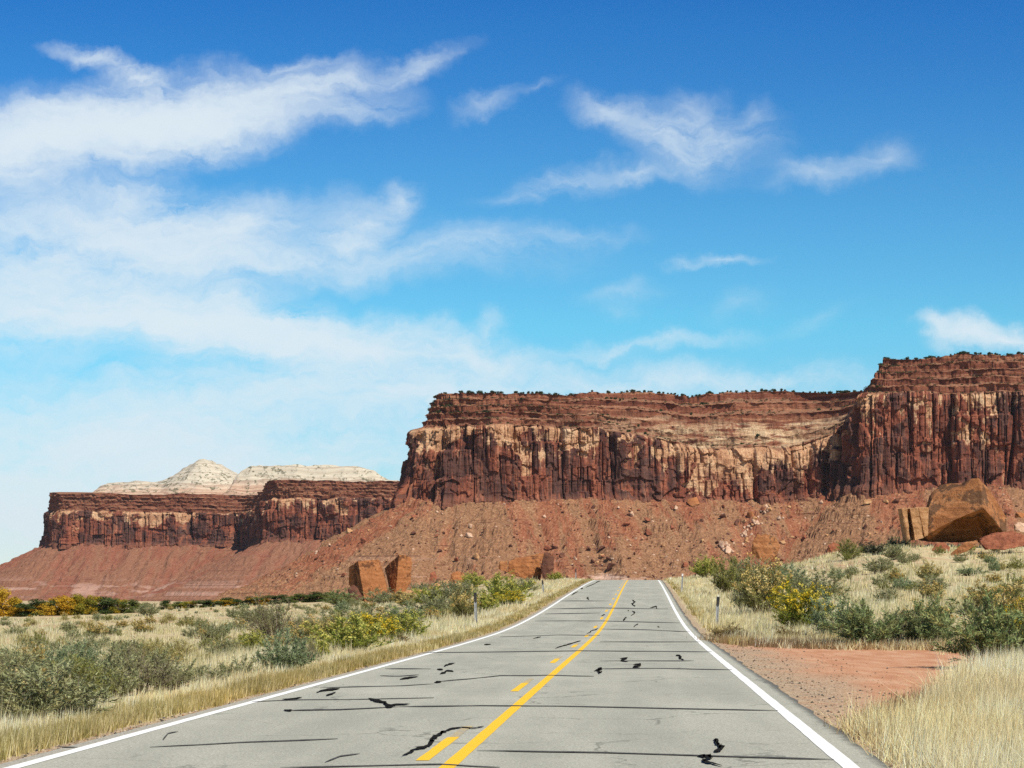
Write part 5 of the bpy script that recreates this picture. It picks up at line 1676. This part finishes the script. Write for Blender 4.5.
def blades(x, y, z, hgt, nb, spread, wmin, pal, rg, lean=0.28, wpx=0.75):
    n_ = len(x)
    bx = np.repeat(x, nb) + rg.normal(size=n_ * nb) * np.repeat(spread, nb)
    by = np.repeat(y, nb) + rg.normal(size=n_ * nb) * np.repeat(spread, nb)
    bz = np.repeat(z, nb) - 0.02
    h = np.repeat(hgt, nb) * rg.uniform(0.45, 1.15, n_ * nb)
    az = rg.uniform(0, 6.28, n_ * nb); le = np.abs(rg.normal(size=n_ * nb)) * lean
    tip = np.stack([bx + np.cos(az) * le * h + 0.10 * h, by + np.sin(az) * le * h, bz + h * (1 - 0.25 * le)], -1)
    c = np.stack([bx, by, bz], -1)
    w = wmin + wpx * by / F * rg.uniform(0.6, 1.3, n_ * nb)
    a2 = rg.uniform(-0.9, 0.9, n_ * nb)
    s_ = np.stack([np.cos(a2), np.sin(a2), np.zeros_like(a2)], -1)
    T = np.stack([c - s_ * w[:, None] / 2, c + s_ * w[:, None] / 2, tip], 1)
    cl_ = pal[rg.choice(len(pal), n_)]
    patch = 0.80 + 0.50 * fbm(x / 0.9, y / 2.2, 11.0, 3)
    warm = np.stack([np.ones(n_), 0.93 + 0.12 * vn(x / 1.4, y / 3.0, 5.0), 0.85 + 0.36 * vn(x / 1.4, y / 3.0, 5.0)], -1)
    col = np.repeat(cl_ * patch[:, None] * warm, nb, 0) * rg.uniform(0.75, 1.22, (n_ * nb, 1))
    return T, np.clip(col, 0, 0.9)


def scatter(n_, r0, r1, a0, a1, pw, rg):
    a = np.radians(rg.uniform(a0, a1, n_)); u_ = rg.random(n_)
    r = (r0 ** pw + (r1 ** pw - r0 ** pw) * u_) ** (1 / pw)
    return np.sin(a) * r, np.cos(a) * r


GT, GC = [], []
rg = np.random.default_rng(77)


def field(n_, r0, r1, nb, h0, h1_, pal, dens_th, wmin, spread, a0=-17, a1=17, pw=-0.4, cond=None, lean=0.28):
    x, y = scatter(n_, r0, r1, a0, a1, pw, rg)
    t = lat(x, y)
    d = np.maximum(T_AL - t, t - T_AR)
    k = d > 0.5 + 0.35 * vn(x * 1.1, y * 0.6, 3.0)
    k &= pull_mask(x, y, 0.15) < 0.25 + 0.3 * rg.random(n_)
    gr = (t > 0) & (y < 56) & (d < 0.4 + 1.5 * vn(x * 0.6, y * 0.3, 9.0)) & (y > 21.5)
    k |= (t > 0) & (y < 21.5) & (d > 0.15) & (rg.random(n_) < 0.6)
    k &= ~gr
    pn = fbm(x / 9.0, y / 16.0, 1.7, 3)
    k &= rg.random(n_) < np.clip((pn - dens_th) * 5 + 0.5, 0.04, 1)
    if cond is not None: k &= cond(x, y, t, d)
    x, y = x[k], y[k]
    z = ground_h(x, y)
    hp = h0 + (h1_ - h0) * rg.random(len(x)) * (0.5 + 1.0 * fbm(x / 3.0, y / 5.0, 6.0, 2))
    T, c = blades(x, y, z, hp, nb, np.full(len(x), spread), wmin, pal, rg, lean)
    GT.append(T); GC.append(c)


# near straw grass at lower right, tall and pale
field(15000, 14, 46, 12, 0.26, 0.62, G_STRAW, 0.28, 0.003, 0.11, 2, 20, 0.3, lambda x, y, t, d: t > 0, 0.55)
# road verge on the left: short thick olive and straw strip
def verge(n_, Y0, Y1, t0, t1, h, pal, nb, seed):
    rgv = np.random.default_rng(seed)
    u_ = rgv.random(n_); y = (Y0 ** -0.3 + (Y1 ** -0.3 - Y0 ** -0.3) * u_) ** (1 / -0.3)
    t = rgv.uniform(t0, t1, n_) + 0.25 * (vn(y * 0.5, t0, 1.0) - 0.5)
    x = HD * y + t * UN
    z = ground_h(x, y)
    hh = h * rgv.uniform(0.6, 1.15, n_) * (0.75 + 0.5 * vn(y / 1.7, t * 0.7, 2.0))
    T, c = blades(x, y, z, hh, nb, np.full(n_, 0.06), 0.004, pal, rgv, 0.25)
    GT.append(T); GC.append(c)


verge(8500, 13, 230, -6.55, -5.92, 0.23, G_ROAD, 9, 1)
verge(4200, 13, 230, -7.3, -6.45, 0.28, G_STRAW, 8, 2)
verge(2600, 40, 230, -9.5, -7.3, 0.36, G_STRAW, 8, 12)
verge(1500, 58, 230, 2.7, 3.5, 0.26, G_ROAD, 8, 3)
verge(4200, 58, 240, 3.0, 9.5, 0.42, G_STRAW, 8, 4)
verge(700, 56, 66, 3.0, 9.5, 0.30, G_BROWN, 9, 5)
# ragged fringe of straw and weeds along the back of the pull-out
def fringe(n_, pts, h, pal, nb, seed, sprd):
    rgv = np.random.default_rng(seed)
    P_ = np.array([((a - 512) * EYE / (b - HOR), F * EYE / (b - HOR)) for a, b in pts])
    t = rgv.uniform(0, len(P_) - 1, n_)
    x = np.interp(t, np.arange(len(P_)), P_[:, 0]) + rgv.normal(size=n_) * sprd * 0.4
    y = np.interp(t, np.arange(len(P_)), P_[:, 1]) + rgv.normal(size=n_) * sprd
    k = rgv.random(n_) < 0.25 + 1.3 * vn(x / 1.1, y / 3.0, 8.0)
    x, y = x[k], y[k]
    T, c = blades(x, y, ground_h(x, y), h * rgv.uniform(0.5, 1.2, len(x)), nb, np.full(len(x), 0.12), 0.005, pal, rgv, 0.5)
    GT.append(T); GC.append(c)


fringe(1500, [(720, 640.5), (780, 643.5), (850, 646), (930, 646.5), (1006, 653)], 0.30, G_BROWN, 9, 21, 0.8)
fringe(1700, [(740, 639.5), (800, 643), (860, 645), (930, 645.5), (1010, 652)], 0.34, G_STRAW, 9, 22, 1.3)
fringe(500, [(1004, 653), (965, 678), (920, 698), (885, 716), (868, 735)], 0.24, G_BROWN, 8, 23, 0.3)
# fields
field(5200, 20, 75, 9, 0.22, 0.5, G_PALE, 0.42, 0.005, 0.14, -17, 4, 0.3, lambda x, y, t, d: t < -7.2)
field(9000, 60, 420, 7, 0.30, 0.62, G_PALE, 0.43, 0.006, 0.3, -17, 4, -0.5, lambda x, y, t, d: t < -7.2)
field(9500, 55, 260, 8, 0.30, 0.65, G_PALE, 0.40, 0.006, 0.25, 3, 17, -0.3, lambda x, y, t, d: t > 0)
field(1500, 50, 68, 8, 0.15, 0.3, G_BROWN, 0.45, 0.005, 0.12, 4, 16, 1, lambda x, y, t, d: t > 2)
T = np.concatenate(GT); Cg = np.concatenate(GC)
gm = tri_mesh('dry_grass', T, Cg, GRASSM)
tag(link('dry_grass', gm), 'pale straw grass covering the fields and the road verges', 'grass', kind='stuff')

# ---- loose stones on the shoulders and the pull-out
N = 5200
Yp = np.random.default_rng(9).uniform(14, 62, N) if False else (14 * (62 / 14) ** rng.random(N))
tp_ = np.where(rng.random(N) < 0.35, T_AL - np.abs(rng.normal(size=N)) * 0.2, T_AR + 0.05 + np.abs(rng.normal(size=N)) * 1.3)
xx = HD * Yp + tp_ * UN
zz_ = ground_h(xx, Yp)
s_ = 0.006 + 0.020 * rng.random(N) ** 4
oc = np.array([(1, 0, 0), (-1, 0, 0), (0, 1, 0), (0, -1, 0), (0, 0, .8), (0, 0, -.8)], float)
of = np.array([(0, 2, 4), (2, 1, 4), (1, 3, 4), (3, 0, 4), (2, 0, 5), (1, 2, 5), (3, 1, 5), (0, 3, 5)])
pv = oc[None] * rng.uniform(0.6, 1.3, (N, 6, 1)) * s_[:, None, None] + np.stack([xx, Yp, zz_ + s_ * 0.3], -1)[:, None]
pc = np.array([(.10, .09, .08), (.30, .22, .15), (.40, .32, .23), (.30, .17, .10), (.08, .07, .06)])[rng.choice(5, N)]
me = mesh_np('gravel', pv.reshape(-1, 3), (of[None] + (np.arange(N) * 6)[:, None, None]).reshape(-1, 3), {'col': np.repeat(pc, 6, 0)})
tag(link('gravel', me, attr_mat('gravel stones')), 'loose gravel along the edges of the asphalt', 'gravel', kind='stuff')

# ------------------------------------------------------------------ roadside marker posts
m, q, out = mat_new('weathered galvanised steel')
n_ = q.noise(wpos(q), 9.0, 4, 0.6)
finish(q, out, q.ramp(n_, [(0.3, (0.20, 0.205, 0.21)), (0.7, (0.34, 0.345, 0.35))]), 0.55, n_, 0.1, 0.01, 0.4)
STEEL = m
m, q, out = mat_new('dark weathered plate')
finish(q, out, q.ramp(q.noise(wpos(q), 12.0, 3), [(0.3, (0.018, 0.018, 0.02)), (0.7, (0.05, 0.048, 0.046))]), 0.6)
PLATE = m
m, q, out = mat_new('pale plate')
finish(q, out, q.ramp(q.noise(wpos(q), 12.0, 3), [(0.3, (0.50, 0.50, 0.50)), (0.7, (0.68, 0.68, 0.67))]), 0.6)
PALEPL = m


def marker_post(px, py, hpx, dark, lean, label):
    x, y, z = ground_hit(px, py)
    h = hpx * y / F
    o = bpy.data.objects.new('marker_post', None); COL.objects.link(o)
    o.location = (x, y, z)
    o.rotation_euler = (0, rad(lean), 0)
    # flanged U channel, open toward the traffic
    prof = [(-.060, 0), (-.035, 0), (-.022, .032), (.022, .032), (.035, 0), (.060, 0), (.060, .006), (.039, .006), (.027, .040), (-.027, .040), (-.039, .006), (-.060, .006)]
    bm = bmesh.new()
    lo = [bm.verts.new((a, b, -0.25)) for a, b in prof]; up = [bm.verts.new((a, b, h)) for a, b in prof]
    k = len(prof)
    for i in range(k): bm.faces.new((lo[i], lo[(i + 1) % k], up[(i + 1) % k], up[i]))
    bm.faces.new(up)
    bmesh.ops.recalc_face_normals(bm, faces=bm.faces)
    me = bpy.data.meshes.new('post'); bm.to_mesh(me); bm.free()
    link('post', me, STEEL, o)
    ph = h * (0.28 if dark else 0.12)
    bm = bmesh.new(); bmesh.ops.create_cube(bm, size=1.0)
    bmesh.ops.scale(bm, vec=(0.125, 0.012, ph), verts=bm.verts)
    bmesh.ops.bevel(bm, geom=list(bm.edges), offset=0.003, segments=1, affect='EDGES')
    bmesh.ops.translate(bm, vec=(0, -0.010, h - ph / 2 + 0.012), verts=bm.verts)
    me = bpy.data.meshes.new('plate'); bm.to_mesh(me); bm.free()
    link('plate', me, PLATE if dark else PALEPL, o)
    if dark and px > 700:
        bm = bmesh.new(); bmesh.ops.create_circle(bm, cap_ends=True, radius=0.03, segments=20)
        bmesh.ops.rotate(bm, matrix=Matrix.Rotation(rad(90), 3, 'X'), verts=bm.verts)
        ex = bmesh.ops.extrude_face_region(bm, geom=list(bm.faces))
        bmesh.ops.translate(bm, vec=(0, -0.008, 0), verts=[v for v in ex['geom'] if isinstance(v, bmesh.types.BMVert)])
        bmesh.ops.translate(bm, vec=(0, -0.017, h + 0.012 + 0.03), verts=bm.verts)
        me = bpy.data.meshes.new('reflector'); bm.to_mesh(me); bm.free()
        link('reflector', me, PALEPL, o)
    tag(o, label, 'marker post', 'marker posts beside the road')


marker_post(716.5, 628, 31, True, 3.0, 'grey metal marker post with dark top, nearest on the right of the road')
marker_post(681.5, 594, 20, False, 3.0, 'grey marker post with pale top, second on the right of the road')
marker_post(673, 577.5, 10.5, False, 0.5, 'farthest pale topped marker post at the crest right of the road')
marker_post(476, 625, 32, True, -1.5, 'grey metal marker post with dark top, nearest on the left of the road')
marker_post(543.5, 594.5, 14, True, -4.0, 'leaning dark marker post, second on the left of the road')
marker_post(576, 581, 12, True, -1.0, 'farthest dark marker post at the crest left of the road')

# ------------------------------------------------------------------ thin desert haze, one closed box round everything
m = bpy.data.materials.new('thin haze'); m.use_nodes = True
q = NG(m.node_tree); q.n.clear()
out = q.new('ShaderNodeOutputMaterial')
pv_ = q.new('ShaderNodeVolumePrincipled')
pv_.inputs['Color'].default_value = (0.88, 0.92, 1.0, 1.0)
pv_.inputs['Density'].default_value = 0.000013
pv_.inputs['Anisotropy'].default_value = 0.2
q.l.new(pv_.outputs[0], out.inputs['Volume'])
bm = bmesh.new(); bmesh.ops.create_cube(bm, size=1.0)
bmesh.ops.scale(bm, vec=(19000, 19000, 420), verts=bm.verts)
bmesh.ops.translate(bm, vec=(0, 0, 420 / 2 - 45), verts=bm.verts)
me = bpy.data.meshes.new('haze'); bm.to_mesh(me); bm.free()
tag(link('haze', me, m), 'thin pale desert haze over the far mesa', 'haze', kind='stuff')
